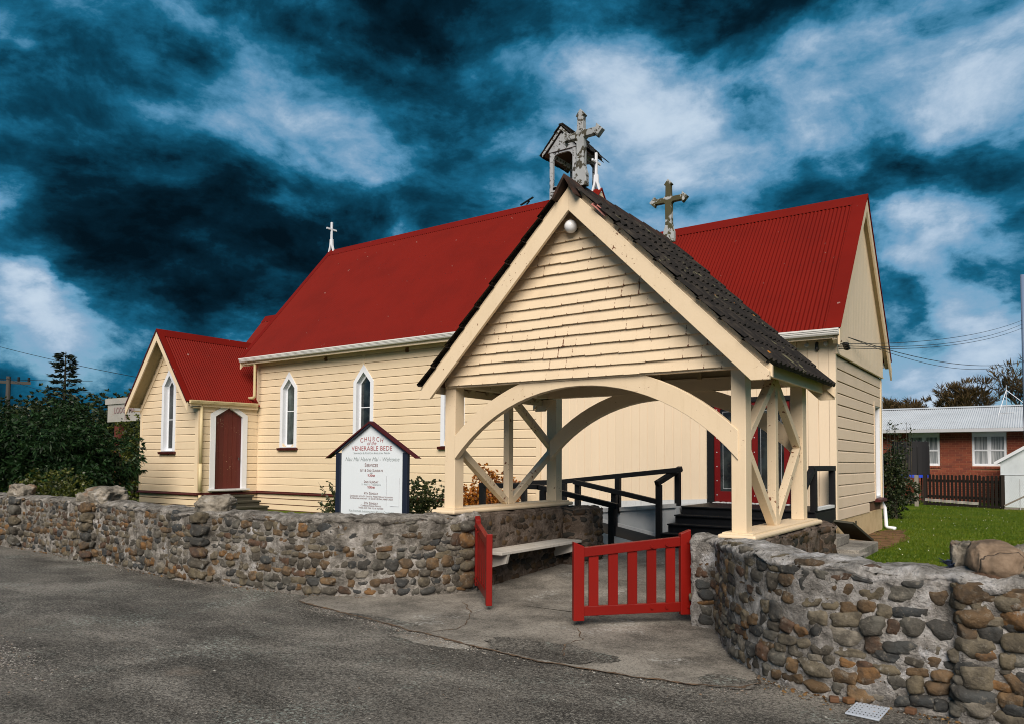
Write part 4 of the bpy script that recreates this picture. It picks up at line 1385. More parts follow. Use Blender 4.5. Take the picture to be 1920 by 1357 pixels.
# gable of split shingles
zA = lambda x: 4.43 - abs(x - LC)
GB = 2.455
gw = MB()
gw.prism([(LC - 2.02, 7.005, GB + .03), (LC + 2.02, 7.005, GB + .03), (LC, 7.005, 4.42)], (0, .03, 0))
gable = gw.build('gable_wall', 'raw_brown', LG)
row, z = 0, GB
while z < 4.25:
    zt = z + .115
    hw = 4.40 - z - .06
    hw = min(hw, 1.80)
    x = LC - hw - random.uniform(0, .1)
    tilt = .0
    while x < LC + hw:
        w = random.choice((.16, .18, .19, .205)) + jit(.012)
        x1 = min(x + w, LC + hw + .03)
        xa = max(x, LC - hw - .03)
        if x1 - xa > .03:
            zl = z + jit(.0028) + .012 * noise.noise(Vector((x * 1.2, row * .3, 0)))
            o = jit(.0012)
            gp2 = -.0006
            za, zb = zt + .02, zt + .02
            MB().hexa([(xa + gp2, 6.942 + o, zl), (x1 - gp2, 6.942 + o + jit(.0015), zl + jit(.002)), (x1 - gp2, 6.968, zl), (xa + gp2, 6.968, zl),
                       (xa + gp2, 6.975, za), (x1 - gp2, 6.975, zb), (x1 - gp2, 6.994, zb), (xa + gp2, 6.994, za)]).build('shingle', 'shingle_paint', gable)
        x = x1
    z = zt
    row += 1
MB().box(LC - 1.86, LC + 1.79, 6.972, 7.03, GB - .018, GB + .012).build('gable_foot', 'cream_aged', LG)
# back gable (plain boards)
bw = MB().prism([(LC - 1.95, 9.14, 2.62), (LC + 1.95, 9.14, 2.62), (LC, 9.14, 4.42)], (0, .02, 0)).build('back_gable', 'soffit', LG)
for k in range(8):
    z0 = 2.62 + k * .21
    h0, h1 = 4.40 - z0 - .05, 4.40 - z0 - .26
    if h1 > 0:
        MB().hexa([(LC - h0, 9.165, z0), (LC + h0, 9.165, z0), (LC + h0, 9.19, z0), (LC - h0, 9.19, z0), (LC - h1, 9.165, z0 + .205), (LC + h1, 9.165, z0 + .205), (LC + h1, 9.175, z0 + .205), (LC - h1, 9.175, z0 + .205)]).build('weatherboard', 'cream_aged', bw)


def lych_barge(y, t, yb):
    """y..y+t the face board, yb the taller capping board behind it"""
    for s in (-1, 1):
        e = 2.085
        ze = 4.457 - e
        # the foot is cut level, as on the real board
        MB().prism([(LC, y, 4.457), (LC + s * e, y, ze), (LC + s * e, y, ze - .075), (LC + s * (e - .165), y, ze - .075), (LC, y, 4.212)], (0, t, 0)).build('bargeboard', 'cream_aged', LG, bevel=.004)
        MB().prism([(LC, yb, 4.525), (LC + s * 2.10, yb, 4.525 - 2.10), (LC + s * 2.10, yb, 4.42 - 2.10), (LC, yb, 4.42)], (0, .03, 0)).build('capping_board', 'cream_aged', LG)


lych_barge(6.75, .04, 6.792)
lych_barge(9.29, .04, 9.258)
for s in (-1, 1):        # boxed eaves fascia and verge lining
    x = LC + s * 1.955
    MB().box(x - .014, x + .014, 6.824, 9.256, 2.372, 2.50).build('fascia', 'cream_aged', LG)
    MB().prism([(LC, 6.823, 4.40), (LC + s * 1.93, 6.823, 2.47), (LC + s * 1.93, 6.823, 2.455), (LC, 6.823, 4.385)], (0, 2.432, 0)).build('roof_lining', 'raw_brown', LG)
    for k in range(6):
        y = 7.15 + k * .38
        MB().bar((LC + s * .02, y, 4.33), (LC + s * 1.92, y, 2.43), .05, .09, (0, 1, 0)).build('rafter', 'soffit', LG)
for k in range(5):
    MB().box(-5.2 + k * .55, -5.15 + k * .55, 9.085, 9.10, 2.60, 2.78).build('stub', 'soffit', LG)

# tiles: ten courses a side, two rolls to a tile
def tile_mesh():
    mb = MB()
    W, L, T = .300, .345, .036
    n = 13
    top, bot = [], []
    for i in range(n):
        u = i / (n - 1)
        h = .026 * max(0, math.cos(u * 4 * math.pi + math.pi)) ** .8
        top.append((u - .5, h))
    r0 = [(x * W, 0, T + h) for x, h in top]
    r1 = [(x * W, L, T + h) for x, h in top]
    r2 = [(x * W, 0, 0) for x, h in top]
    mb.grid([r2, r0, r1])
    return mb.mesh('roof_tile', 'tile_dark', True, origin=(0, L / 2, 0))[0]


TM = tile_mesh()
TM.polygons.foreach_set('use_smooth', [False] * len(TM.polygons))
RS = MB().box(LC - .03, LC + .03, 6.9, 9.2, 4.38, 4.44).build('tiled_roof', 'raw_brown', LG)
sq = math.sqrt(.5)
for s in (-1, 1):
    for c in range(9):
        for k in range(9):
            y = 6.705 + .15 + k * .2945
            d = 2.885 - c * .305 - .16
            px, pz = LC + s * d * sq, 4.475 - d * sq
            up_ = Vector((-s * sq, 0, sq))      # up the slope
            nn = Vector((s * sq, 0, sq))
            loc = Vector((px + jit(.003), y + jit(.003), pz)) + nn * (.012 + random.uniform(0, .005))
            t_ = (up_ + nn * -.055).normalized()
            xx = t_.cross(nn).normalized()
            zz = xx.cross(t_)
            M = Matrix((xx, t_, zz)).transposed()
            o = quick('roof_tile', TM, RS, loc, M.to_euler(), (1, 1, 1))
            o.rotation_euler.rotate_axis('Z', jit(.012))
for k in range(7):
    y0 = 6.66 + k * .385
    mb = MB()
    A = []
    for (yy, w, dz) in ((y0, .155, .0), (y0 + .41, .145, -.012)):
        A.append([(LC - w, yy, 4.478 - w + .005 + dz), (LC - w * .62, yy, 4.512 - w * .46 + dz), (LC, yy, 4.578 + dz), (LC + w * .62, yy, 4.512 - w * .46 + dz), (LC + w, yy, 4.475 - w + .005 + dz),
                  (LC + w * .8, yy, 4.475 - w + .03 + dz - .02), (LC, yy, 4.535 + dz), (LC - w * .8, yy, 4.475 - w + .03 + dz - .02)])
    mb.grid(A, closed=True)
    mb.f.append(tuple(range(8)))
    mb.build('ridge_tile', 'ridge_terracotta', RS)
MB().prism([(LC + .30, 6.705, 4.20), (LC + .36, 6.70, 4.15), (LC + .44, 6.74, 4.06), (LC + .36, 6.76, 4.15)], (.02, .03, .03)).build('broken_tile', 'broken_tile', RS)


def cross_outline(sw):
    """outline of a timber cross with pointed trefoil ends, in (u, z); base at z=0"""
    H, zc, a = .86, .575, .275
    h = sw
    right = [(.075, 0), (.075, .14), (h + .012, .19), (h, .25), (h, zc - .055), (h + .02, zc - .035), (a - .085, zc - .035), (a - .075, zc - .075), (a, zc), (a - .075, zc + .075), (a - .085, zc + .035), (h + .015, zc + .035),
             (h - .006, zc + .06), (h - .010, H - .085), (.058, H - .075), (0, H)]
    return right + [(-u, z) for u, z in right[-2::-1]]


def roof_cross(y, z0, mat, lean=0.0):
    pts = cross_outline(.045)
    mb = MB()
    mb.prism([(LC + u + lean * z, y - .035, z0 + z) for u, z in pts], (0, .07, 0))
    return mb.build('finial_cross', mat, LG, bevel=.005)


roof_cross(7.03, 4.545, 'cross_grey')
roof_cross(9.40, 4.515, 'cross_lichen', -.01)
mb = MB()
gl = []
for i in range(13):
    t = math.pi * i / 12
    gl.append([(-4.095 + .0715 * math.sin(t) * math.cos(k * math.pi / 10), 6.875 + .0715 * math.sin(t) * math.sin(k * math.pi / 10), 4.075 + .0715 * math.cos(t)) for k in range(20)])
mb.grid(gl, closed=True)
globe = mb.build('globe_lamp', 'lamp_white', LG, smooth=True)
MB().tube([(-4.095, 6.93, 4.075), (-4.095, 6.965, 4.075)], .04, 10).build('lamp_base', 'black_metal', globe)
MB().box(-5.785, -5.76, BYL + .03, BYL + .10, 1.72, 1.80).build('bracket', 'black_metal', LG)

# ------------------------------------------------------------------ rubble walls
def rock_mesh(name, seed, sub=3, mat='stone', rough=.34, flat=.15, crag=0):
    bm = bmesh.new()
    bmesh.ops.create_icosphere(bm, subdivisions=sub, radius=1.0)
    off = Vector((seed * 7.3, seed * 3.1, seed * 1.7))
    for v in bm.verts:
        p = v.co.copy()
        q_ = Vector([math.copysign(abs(c) ** .74, c) for c in p])      # a little boxy, like river cobbles
        r = 1 + rough * noise.noise(p * 1.1 + off) + rough * .45 * noise.noise(p * 2.4 + off) + rough * .15 * noise.noise(p * 6 + off)
        if crag:
            r += crag * (abs(noise.noise(p * 3.1 + off)) - .25) + crag * .5 * noise.noise(p * 8 + off) + crag * .3 * noise.noise(p * 17 + off)
        v.co = q_ * r
    me = bpy.data.meshes.new(name)
    bm.to_mesh(me)
    bm.free()
    me.polygons.foreach_set('use_smooth', [True] * len(me.polygons))
    me.materials.append(MATS[mat])
    return me


ROCKS = [rock_mesh('stone', i, 3) for i in range(9)]
ROCKS_LO = [rock_mesh('stone', i + 20, 2) for i in range(6)]
ROCKS_DK = [rock_mesh('stone', i + 40, 2, 'stone_dark') for i in range(5)]


def resample(path, step):
    P = [Vector((x, y, 0)) for x, y in path]
    out = [P[0]]
    for a, b in zip(P[:-1], P[1:]):
        n = max(1, round((b - a).length / step))
        for i in range(1, n + 1):
            out.append(a.lerp(b, i / n))
    for _ in range(3):      # soften the corners
        out = [out[0]] + [(out[i - 1] + out[i] * 2 + out[i + 1]) / 4 for i in range(1, len(out) - 1)] + [out[-1]]
    return out


class Wall:
    def __init__(s, path, th, top, step=.04, bulge=None):
        s.p = resample(path, step)
        s.n, s.t, s.s = [], [], [0.0]
        for i, p in enumerate(s.p):
            d = (s.p[min(i + 1, len(s.p) - 1)] - s.p[max(i - 1, 0)]).normalized()
            s.t.append(d)
            s.n.append(Vector((d.y, -d.x, 0)))
            if i:
                s.s.append(s.s[-1] + (p - s.p[i - 1]).length)
        s.L = s.s[-1]
        s.th, s.top, s.bulge = th, top, bulge or (lambda x: 0)

    def at(s, l):
        l = max(0, min(s.L, l))
        i = max(0, min(len(s.s) - 2, int(np.searchsorted(s.s, l)) - 1))
        f = (l - s.s[i]) / max(1e-6, s.s[i + 1] - s.s[i])
        return s.p[i].lerp(s.p[i + 1], f), s.n[i].lerp(s.n[i + 1], f).normalized(), s.t[i].lerp(s.t[i + 1], f).normalized()

    def body(s, name, parent, mat, rough=.022, z0=-.05):
        rows = []
        for i, p in enumerate(s.p):
            T = s.top(s.s[i])
            b = s.bulge(s.s[i])
            prof = [(.02 + b, z0)] + [(.02 + b, T * k / 34) for k in range(1, 34)] + [(.012 + b, T - .05), (-.02 + b, T - .012), (-.08, T), (-s.th * .5, T + .008), (-s.th + .08, T), (-s.th + .02, T - .02), (-s.th, T - .08), (-s.th, T * .5), (-s.th, z0)]
            r = []
            for d, z in prof:
                q = p + s.n[i] * d + Vector((0, 0, z))
                nv = noise.noise_vector(q * 4.2) * rough + noise.noise_vector(q * 11) * rough * .55 + noise.noise_vector(q * 23) * rough * .50 + noise.noise_vector(q * 47) * rough * .28
                r.append(q + nv)
            rows.append(r)
        mb = MB()
        mb.grid(rows)
        k = len(rows[0])
        mb.f.append(tuple(range(k)))
        mb.f.append(tuple((len(rows) - 1) * k + j for j in range(k - 1, -1, -1)))
        o = mb.build(name, mat, parent)
        o.data.polygons.foreach_set('use_smooth', [len(f.vertices) == 4 for f in o.data.polygons])
        return o


def wall_cap(s, parent, mat, rough):
    """rough mortar coping laid over the wall, its lower edge uneven"""
    rows = []
    for i, p in enumerate(s.p):
        T = s.top(s.s[i])
        b = s.bulge(s.s[i])
        k = .045 + .05 * noise.noise(Vector((s.s[i] * 3.1, 7, 0))) + .03 * noise.noise(Vector((s.s[i] * 9, 3, 0)))
        prof = [(.0 + b, T - k - .03), (.034 + b, T - k), (.038 + b, T - k * .5), (.015 + b, T - .006), (-.02, T + .016), (-.09, T + .024), (-s.th * .5, T + .030), (-s.th + .09, T + .022), (-s.th - .01, T - .01), (-s.th - .02, T - .05), (-s.th + .03, T - .08)]
        r = []
        for d, z in prof:
            q = p + s.n[i] * d + Vector((0, 0, z))
            r.append(q + noise.noise_vector(q * 5.0) * rough + noise.noise_vector(q * 14) * rough * .6 + noise.noise_vector(q * 34) * rough * .35)
        rows.append(r)
    mb = MB()
    mb.grid(rows)
    k = len(rows[0])
    mb.f.append(tuple(range(k)))
    mb.f.append(tuple((len(rows) - 1) * k + j for j in range(k - 1, -1, -1)))
    o = mb.build('coping', mat, parent)
    o.data.polygons.foreach_set('use_smooth', [len(f.vertices) == 4 for f in o.data.polygons])


Wall.cap = wall_cap


def bake(meshes, items):
    """items: (mesh index, loc, 3x3) -> one vertex/face array"""
    V, F, n = [], [], 0
    cache = {}
    for mi, loc, M in items:
        me = meshes[mi]
        if mi not in cache:
            co = np.empty(len(me.vertices) * 3)
            me.vertices.foreach_get('co', co)
            fa = np.empty(len(me.polygons) * 3, dtype=np.int32)
            me.polygons.foreach_get('vertices', fa)
            cache[mi] = (co.reshape(-1, 3), fa.reshape(-1, 3))
        co, fa = cache[mi]
        V.append(co @ np.array(M).T + np.array(loc))
        F.append(fa + n)
        n += len(co)
    return np.concatenate(V), np.concatenate(F)


def lay_stones(W, parent, zmax, size, rocks, l0=0.05, l1=None, proud=(.10, .42), fill=.92, keep=300, bed=None, skip=None, depth=.55):
    """cobbles in rough courses set into the front of the wall"""
    l1 = l1 if l1 is not None else W.L - .05
    items = []
    z = .02
    while z < zmax - .03:
        h = random.uniform(*size) * .82
        if z + h > zmax + .02:
            h = max(.05, zmax - z)
        l = l0 + random.uniform(0, .05)
        while l < l1:
            w = random.uniform(*size) * random.uniform(.85, 1.55)
            hh = h * random.uniform(.66, 1.08)
            if random.random() < fill:
                lc = l + w / 2
                p, n, t = W.at(lc)
                zc = z + h / 2 + jit(h * .16)
                if not (skip and skip(lc, zc)) and lc < l1 and zc + hh / 2 < W.top(lc) - .005:
                    dp = min(w, hh) * depth
                    pr_ = random.uniform(*proud) * dp * (1.0 if zc < .62 * zmax else .62)
                    d = W.bulge(lc) + .02 - dp + pr_
                    a = jit(.22)
                    tz = Vector((0, 0, 1))
                    x_ = t * math.cos(a) + tz * math.sin(a)
                    z_ = tz * math.cos(a) - t * math.sin(a)
                    M = np.stack([np.array(x_) * w * .54, np.array(n) * dp, np.array(z_) * hh * .56], 1)
                    items.append((random.randrange(len(rocks)), np.array(p + n * d + Vector((0, 0, zc))), M, max(w, hh) / (Vector((p.x, p.y, 0)) - Vector((0, 0, 0))).length))
            l += w * random.uniform(.90, 1.06)
        z += h * random.uniform(.86, .97)
    items.sort(key=lambda i: -i[3])
    put_stones(items[:keep], items[keep:], rocks, parent)
    return len(items)


def put_stones(single, rest, rocks, parent):
    for mi, loc, M, _ in single:
        sc = np.linalg.norm(M, axis=0)
        R_ = Matrix((M / sc).tolist())
        quick('stone', rocks[mi], parent, loc, R_.to_euler(), sc)
    if rest:
        V, F = bake(rocks, [(a, b, c) for a, b, c, _ in rest])
        raw_mesh('small_stones', V, F, rocks[0].materials[0].name, parent, smooth=True, origin=tuple(V.mean(0)), kind='stuff')


def free_stone(rocks, loc, n, size, up=(0, 0, 1), a=0):
    n = Vector(n).normalized()
    up = Vector(up)
    t = up.cross(n).normalized()
    up = n.cross(t)
    x_ = t * math.cos(a) + up * math.sin(a)
    z_ = up * math.cos(a) - t * math.sin(a)
    M = np.stack([np.array(x_) * size[0], np.array(n) * size[1], np.array(z_) * size[2]], 1)
    return (random.randrange(len(rocks)), np.array(loc), M, 1.0)


# left wall
def interp(tab):
    return lambda s: float(np.interp(s, [a for a, b in tab], [b for a, b in tab]))


LW = thing('stone_wall', (-9.5, 5.8, 0), 'long river stone wall with boulder topped piers in front of the church', 'stone wall')
lw = Wall(LEFT_PATH[1:], .40, None, step=.028)
x_at = lambda X: float(np.interp(X, [p.x for p in lw.p], lw.s))
lw_top = interp([(0, .86), (x_at(-15), .87), (x_at(-12.3), .90), (x_at(-10.5), .885), (x_at(-8.9), .885), (x_at(-7.2), .885), (x_at(-6.5), .90), (lw.L - .4, .90), (lw.L, .935)])
lw.top = lambda s: lw_top(s) + .020 * noise.noise(Vector((s * 2.1, 0, 1)))
piers = [(x_at(-15.6), x_at(-14.55)), (x_at(-12.7), x_at(-11.75)), (x_at(-9.35), x_at(-8.62)), (lw.L - .42, lw.L)]
lw.bulge = lambda s: max([0] + [.115 * max(0, min(1, (s - a) / .06, (b - s) / .06)) for a, b in piers[:3]])
lw.body('wall_core', LW, 'mortar')
lw.cap(LW, 'mortar', .03)
ns = lay_stones(lw, LW, .88, (.085, .165), ROCKS, l0=x_at(-17.5), skip=lambda l, z: z > .76 and noise.noise(Vector((l * 1.3, z, 2))) > .1, keep=240, fill=.96, proud=(.18, .62))
it = []
for a, b in piers:        # larger stones up the corner of each pier
    zz = .06
    while zz < .84:
        h = random.uniform(.12, .19)
        l = b - .13 if b < lw.L - .1 else b - .16
        p, n, t = lw.at(l)
        it.append(free_stone(ROCKS, p + n * (lw.bulge(l) - .01) + Vector((0, 0, zz + h / 2)), n, (.13, .085, h * .52), a=jit(.2)))
        p, n, t = lw.at(a + .13)
        it.append(free_stone(ROCKS, p + n * (lw.bulge(a + .13) - .03) + Vector((0, 0, zz + h / 2)), n, (.10, .075, h * .48), a=jit(.2)))
        zz += h
endp, endn, endt = lw.at(lw.L)
for zz in (.10, .25, .42, .58, .74):
    for k in (.10, .28):
        it.append(free_stone(ROCKS, endp - endn * k - endt * .03 + Vector((0, 0, zz + jit(.03))), endt, (random.uniform(.06, .10), .06, random.uniform(.06, .09)), a=jit(.3)))
put_stones(it, [], ROCKS, LW)

# right wall
RW = thing('stone_wall', (-1.2, 5.6, 0), 'pale mortared stone wall curving from the right gate towards the road edge', 'stone wall')
rw = Wall(RIGHT_PATH, .40, None, step=.022)
xr = lambda X: float(np.interp(X, [p.x for p in rw.p], rw.s))
rw_top = interp([(0, .835), (xr(-2.5), .835), (xr(-2.3), .85), (xr(-2.0), .895), (xr(-1.6), .885), (xr(-1.0), .875), (xr(-.5), .858), (xr(-.45), .87), (xr(.2), .87), (rw.L, .87)])
rw.top = lambda s: rw_top(s) + .018 * noise.noise(Vector((s * 2.4, 3, 1)))
pa, pb = xr(-.475), xr(.25)
rw.bulge = lambda s: .07 * max(0, min(1, (s - pa) / .05, (pb - s) / .05))
rw.body('wall_core', RW, 'mortar_pale', .020)
rw.cap(RW, 'mortar_cap', .028)
lay_stones(rw, RW, .84, (.085, .165), ROCKS, l0=.03, l1=xr(1.6), fill=.98, keep=230, proud=(.16, .60))
it = []
zz = .05
while zz < .80:
    h = random.uniform(.13, .20)
    p, n, t = rw.at(pa + .12)
    it.append(free_stone(ROCKS, p + n * (.035) + Vector((0, 0, zz + h / 2)), n, (.115, .085, h * .5), a=jit(.12)))
    p, n, t = rw.at(pa + .36)
    it.append(free_stone(ROCKS, p + n * (.04) + Vector((0, 0, zz + h / 2 + jit(.03))), n, (.12, .08, h * .45), a=jit(.12)))
    zz += h
for l in np.arange(.5, xr(.4), .21):     # cobbles showing through the coping
    p, n, t = rw.at(l + jit(.06))
    T = rw.top(l)
    it.append(free_stone(ROCKS, p - n * random.uniform(.02, .12) + Vector((0, 0, T - .028)), Vector((0, 0, 1)) + n * .5, (random.uniform(.07, .12), .040, random.uniform(.05, .08)), up=n, a=jit(.5)))
for zz in (.1, .26, .42, .6):         # the end that faces the gate opening
    it.append(free_stone(ROCKS, (-2.77, 6.91 + .16, zz + jit(.03)), (-1, 0, 0), (random.uniform(.09, .14), .05, random.uniform(.05, .075)), a=jit(.2)))
put_stones(it, [], ROCKS, RW)

# bases of the lychgate
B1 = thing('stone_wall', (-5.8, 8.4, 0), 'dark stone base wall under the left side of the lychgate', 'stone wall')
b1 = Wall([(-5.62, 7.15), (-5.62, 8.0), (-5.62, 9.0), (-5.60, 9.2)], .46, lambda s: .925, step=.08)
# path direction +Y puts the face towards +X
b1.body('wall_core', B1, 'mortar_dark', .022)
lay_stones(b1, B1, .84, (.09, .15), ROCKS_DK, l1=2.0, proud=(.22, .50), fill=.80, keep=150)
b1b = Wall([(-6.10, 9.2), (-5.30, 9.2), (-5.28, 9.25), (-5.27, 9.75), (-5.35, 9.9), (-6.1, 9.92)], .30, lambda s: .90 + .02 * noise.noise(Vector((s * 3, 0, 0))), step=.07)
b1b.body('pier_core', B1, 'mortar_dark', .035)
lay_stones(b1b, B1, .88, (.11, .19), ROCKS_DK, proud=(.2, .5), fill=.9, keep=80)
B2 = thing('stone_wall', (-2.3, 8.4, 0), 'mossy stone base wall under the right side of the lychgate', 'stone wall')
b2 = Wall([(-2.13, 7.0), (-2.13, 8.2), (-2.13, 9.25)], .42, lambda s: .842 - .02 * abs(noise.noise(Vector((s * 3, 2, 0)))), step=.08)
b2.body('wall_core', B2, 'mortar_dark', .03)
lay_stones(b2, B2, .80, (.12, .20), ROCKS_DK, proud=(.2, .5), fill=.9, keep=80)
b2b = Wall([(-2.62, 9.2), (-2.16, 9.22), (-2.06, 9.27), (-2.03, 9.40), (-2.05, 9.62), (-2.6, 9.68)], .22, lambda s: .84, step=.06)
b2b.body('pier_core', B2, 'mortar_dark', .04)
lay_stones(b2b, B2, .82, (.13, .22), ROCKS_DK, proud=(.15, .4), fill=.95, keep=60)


# boulders set on the piers
def boulder(seed, loc, size, mat, label, rot=0, rough=.32):
    me = rock_mesh('boulder', seed, 5, mat, rough, crag=.16 if mat == 'boulder' else .05)
    o = bpy.data.objects.new('boulder', me)
    COL.objects.link(o)
    place(o, loc)
    o.scale = size
    o.rotation_euler = (jit(.1), jit(.1), rot)
    props(o, label, 'boulder', 'boulders capping the wall piers')
    return o


boulder(3, (-14.95, 5.98, .97), (.22, .18, .145), 'boulder', 'small dark boulder on the wall pier beside the rhododendron at the far end')
boulder(5, (-12.0, 5.92, .93), (.45, .28, .19), 'boulder', 'wide pale boulder on the wall between rhododendron and porch')
boulder(8, (-8.86, 5.86, .92), (.27, .22, .155), 'boulder', 'lumpy mottled boulder on the wall below the porch door steps', .4)
boulder(11, (-.245, 5.56, .955), (.155, .17, .125), 'boulder_tan', 'rounded tan boulder with cracks on the pier at the right edge', .2, .18)
boulder(14, (-.43, 5.74, .935), (.085, .14, .12), 'boulder', 'grey boulder leaning behind the rounded tan boulder', .2)
boulder(16, (-.08, 5.66, .945), (.13, .16, .115), 'boulder', 'pale grey boulder half hidden beside the rounded tan boulder', .2)

# ------------------------------------------------------------------ gates
def gate(hinge, free, label, flip):
    """hinge and free: ground points of the two stiles"""
    h, f = Vector((*hinge, 0)), Vector((*free, 0))
    d = (f - h)
    L = d.length
    d.normalize()
    nn = Vector((-d.y, d.x, 0)) * flip
    t = thing('gate', ((h + f) / 2), label, 'gate', 'pair of red gates at the path')
    P = lambda u, w, z: h + d * u + nn * w + Vector((0, 0, z))

    def post(u0, u1, z0, zt0, zt1, name):
        MB().hexa([P(u0, -.032, z0), P(u1, -.032, z0), P(u1, .032, z0), P(u0, .032, z0), P(u0, -.032, zt0), P(u1, -.032, zt1), P(u1, .032, zt1), P(u0, .032, zt0)]).build(name, 'gate_red', t, bevel=.005)

    sw = .105
    post(0, sw, .085, .905, .865, 'stile')
    post(L - sw, L, .055, .755, .80, 'stile')
    zb0, zb1 = .115, .100
    zt0, zt1 = .835, .745
    for (z0, z1, nm, hh) in ((zb0, zb1, 'bottom_rail', .09), (zt0 - .09, zt1 - .09, 'top_rail', .09)):
        MB().hexa([P(sw, -.026, z0), P(L - sw, -.026, z1), P(L - sw, .026, z1), P(sw, .026, z0), P(sw, -.026, z0 + hh), P(L - sw, -.026, z1 + hh), P(L - sw, .026, z1 + hh), P(sw, .026, z0 + hh)]).build(nm, 'gate_red', t, bevel=.004)
    n = 5
    cl = L - 2 * sw
    for i in range(n):
        u = sw + cl * (i + .5 + .12 * (0)) / n
        k = (u - sw) / cl
        ztop = (zt0 - .05) * (1 - k) + (zt1 - .05) * k
        zbot = (zb0 + .045) * (1 - k) + (zb1 + .045) * k
        MB().hexa([P(u - .047, -.010, zbot), P(u + .047, -.010, zbot), P(u + .047, .012, zbot), P(u - .047, .012, zbot), P(u - .047, -.010, ztop), P(u + .047, -.010, ztop), P(u + .047, .012, ztop), P(u - .047, .012, ztop)]).build('picket', 'gate_red', t)
    for u in (.03, .25, .40):
        for z in (zt0 - .05 - .1 * u, zb0 + .045):
            a, b = P(u, -.03, z), P(u, -.042, z)
            MB().tube([a, b], .013, 7).build('bolt', 'gate_red', t)
            a, b = P(u, .03, z), P(u, .042, z)
            MB().tube([a, b], .013, 7).build('bolt', 'gate_red', t)
    for z in (.25, .70):
        MB().bar(P(-.055, 0, z), P(.02, 0, z), .03, .05).build('hinge', 'black_metal', t)
    return t


gate((-2.83, 7.03), (-3.66, 6.20), 'red picket gate standing open in full view beside the right stone wall', -1)
gate((-5.555, 7.16), (-4.725, 6.30), 'red gate seen edge on at the end of the long stone wall', 1)

# ------------------------------------------------------------------ bench on the left base
BN = thing('bench', (-5.4, 8.2, .08), 'weathered white plank bench fixed along the dark stone base inside the lychgate', 'bench')
for k in range(2):
    MB().box(-5.60 + k * .175, -5.43 + k * .175, 7.25, 9.14, .44, .478).build('plank', 'bench_white', BN, bevel=.006)
for y in (7.38, 8.96):
    MB().prism([(-5.60, y, .44), (-5.26, y, .44), (-5.29, y, .33), (-5.60, y, .24)], (0, .045, 0)).build('bracket', 'bench_white', BN)

# ------------------------------------------------------------------ notice board
NB = thing('notice_board', (-7.15, 6.95, .1), 'white church notice board with service times under a small dark red roof', 'notice board')
NX = (-7.83, -6.49)
NY = 6.95
nx0, nx1 = -7.80, -6.485
nc = (nx0 + nx1) / 2
pz = 1.64
pan = MB().prism([(nx0 + .09, NY, .62), (nx1 - .09, NY, .62), (nx1 - .09, NY, 1.695), (nc, NY, 2.030), (nx0 + .09, NY, 1.695)], (0, .03, 0)).build('panel', 'sign_white', NB)
for x in (nx0, nx1 - .088):
    MB().box(x + .006, x + .088, NY - .028, NY + .022, .08, pz + .02).build('post', 'navy_paint', NB, bevel=.004)
for s in (-1, 1):
    MB().prism([(nc, NY - .052, 2.070), (nc + s * .845, NY - .052, 1.585), (nc + s * .845 - s * .03, NY - .052, 1.585), (nc, NY - .052, 2.042)], (0, .085, 0)).build('roof_board', 'darkred_trim', NB)
    MB().prism([(nc, NY - .045, 2.038), (nc + s * .65, NY - .045, 1.660), (nc + s * .65, NY - .045, 1.648), (nc, NY - .045, 2.024)], (0, .04, 0)).build('frame_edge', 'navy_paint', NB)
mb = MB()
for a, b in (((nx1 - .38, 1.36), (nx1 - .38, .98)), ((nx1 - .155, 1.34), (nx1 - .155, .98)), ((nx1 - .31, .98), (nx1 - .155, .98))):
    mb.bar((a[0], NY - .002, a[1]), (b[0], NY - .002, b[1]), .003, .006, (0, 1, 0))
mb.build('card_holder', 'galv', NB)


def text(body, x, y, z, size, mat, parent, shear=0.0, align='CENTER', rot=0.0, sx=1.0, sp=1.0, caps=None, off=0.0):
    cu = bpy.data.curves.new('lettering', 'FONT')
    cu.body = body
    cu.size = size
    cu.align_x = align
    cu.align_y = 'BOTTOM_BASELINE'
    cu.shear = shear
    cu.extrude = .0008
    cu.space_character = sp
    cu.offset = off
    if caps:
        cu.small_caps_scale = caps
        for i, ch in enumerate(body):
            if ch.islower():
                cu.body_format[i].use_small_caps = True
    cu.materials.append(MATS[mat])
    tmp = bpy.data.objects.new('lettering', cu)
    COL.objects.link(tmp)
    me = bpy.data.meshes.new_from_object(tmp.evaluated_get(bpy.context.evaluated_depsgraph_get()))
    bpy.data.objects.remove(tmp)
    o = bpy.data.objects.new('lettering', me)
    COL.objects.link(o)
    place(o, (x, y, z), parent)
    o.rotation_euler = (math.pi / 2, rot, 0)
    o.scale = (sx, 1, 1)
    return o


TY = NY - .0025
word = 'CHURCH'
R0 = .90
for i, ch in enumerate(word):
    a = (-2.5 + i) * .080
    text(ch, nc + R0 * math.sin(a), TY, 1.815 - R0 + R0 * math.cos(a), .082, 'text_red', pan, rot=a)
text('of the', nc, TY, 1.762, .070, 'text_red', pan, shear=.25)
text('VENERABLE BEDE', nc, TY, 1.690, .082, 'text_red', pan, sx=1.12, sp=1.05)
text('Shannon & Foxton Anglican Parish', nc, TY, 1.645, .036, 'text_grey', pan, caps=.8, sx=1.1, sp=1.05)
text('Nau Mai Haere Mai - Welcome', nc, TY, 1.553, .074, 'text_grey', pan, shear=.35, sx=1.05)
text('Services', nc, TY, 1.478, .066, 'text_dark', pan, caps=.8, off=.0008, sp=1.1)
text('1st & 3rd Sundays', nc, TY, 1.415, .048, 'text_dark', pan, caps=.8, off=.0006, sp=1.1)
text('here', nc, TY, 1.388, .026, 'text_grey', pan, caps=.85)
text('9.30am', nc, TY, 1.350, .046, 'text_red', pan, caps=.8, off=.0006)
text('2nd Sunday', nc, TY, 1.267, .046, 'text_dark', pan, caps=.8, off=.0006, sp=1.1)
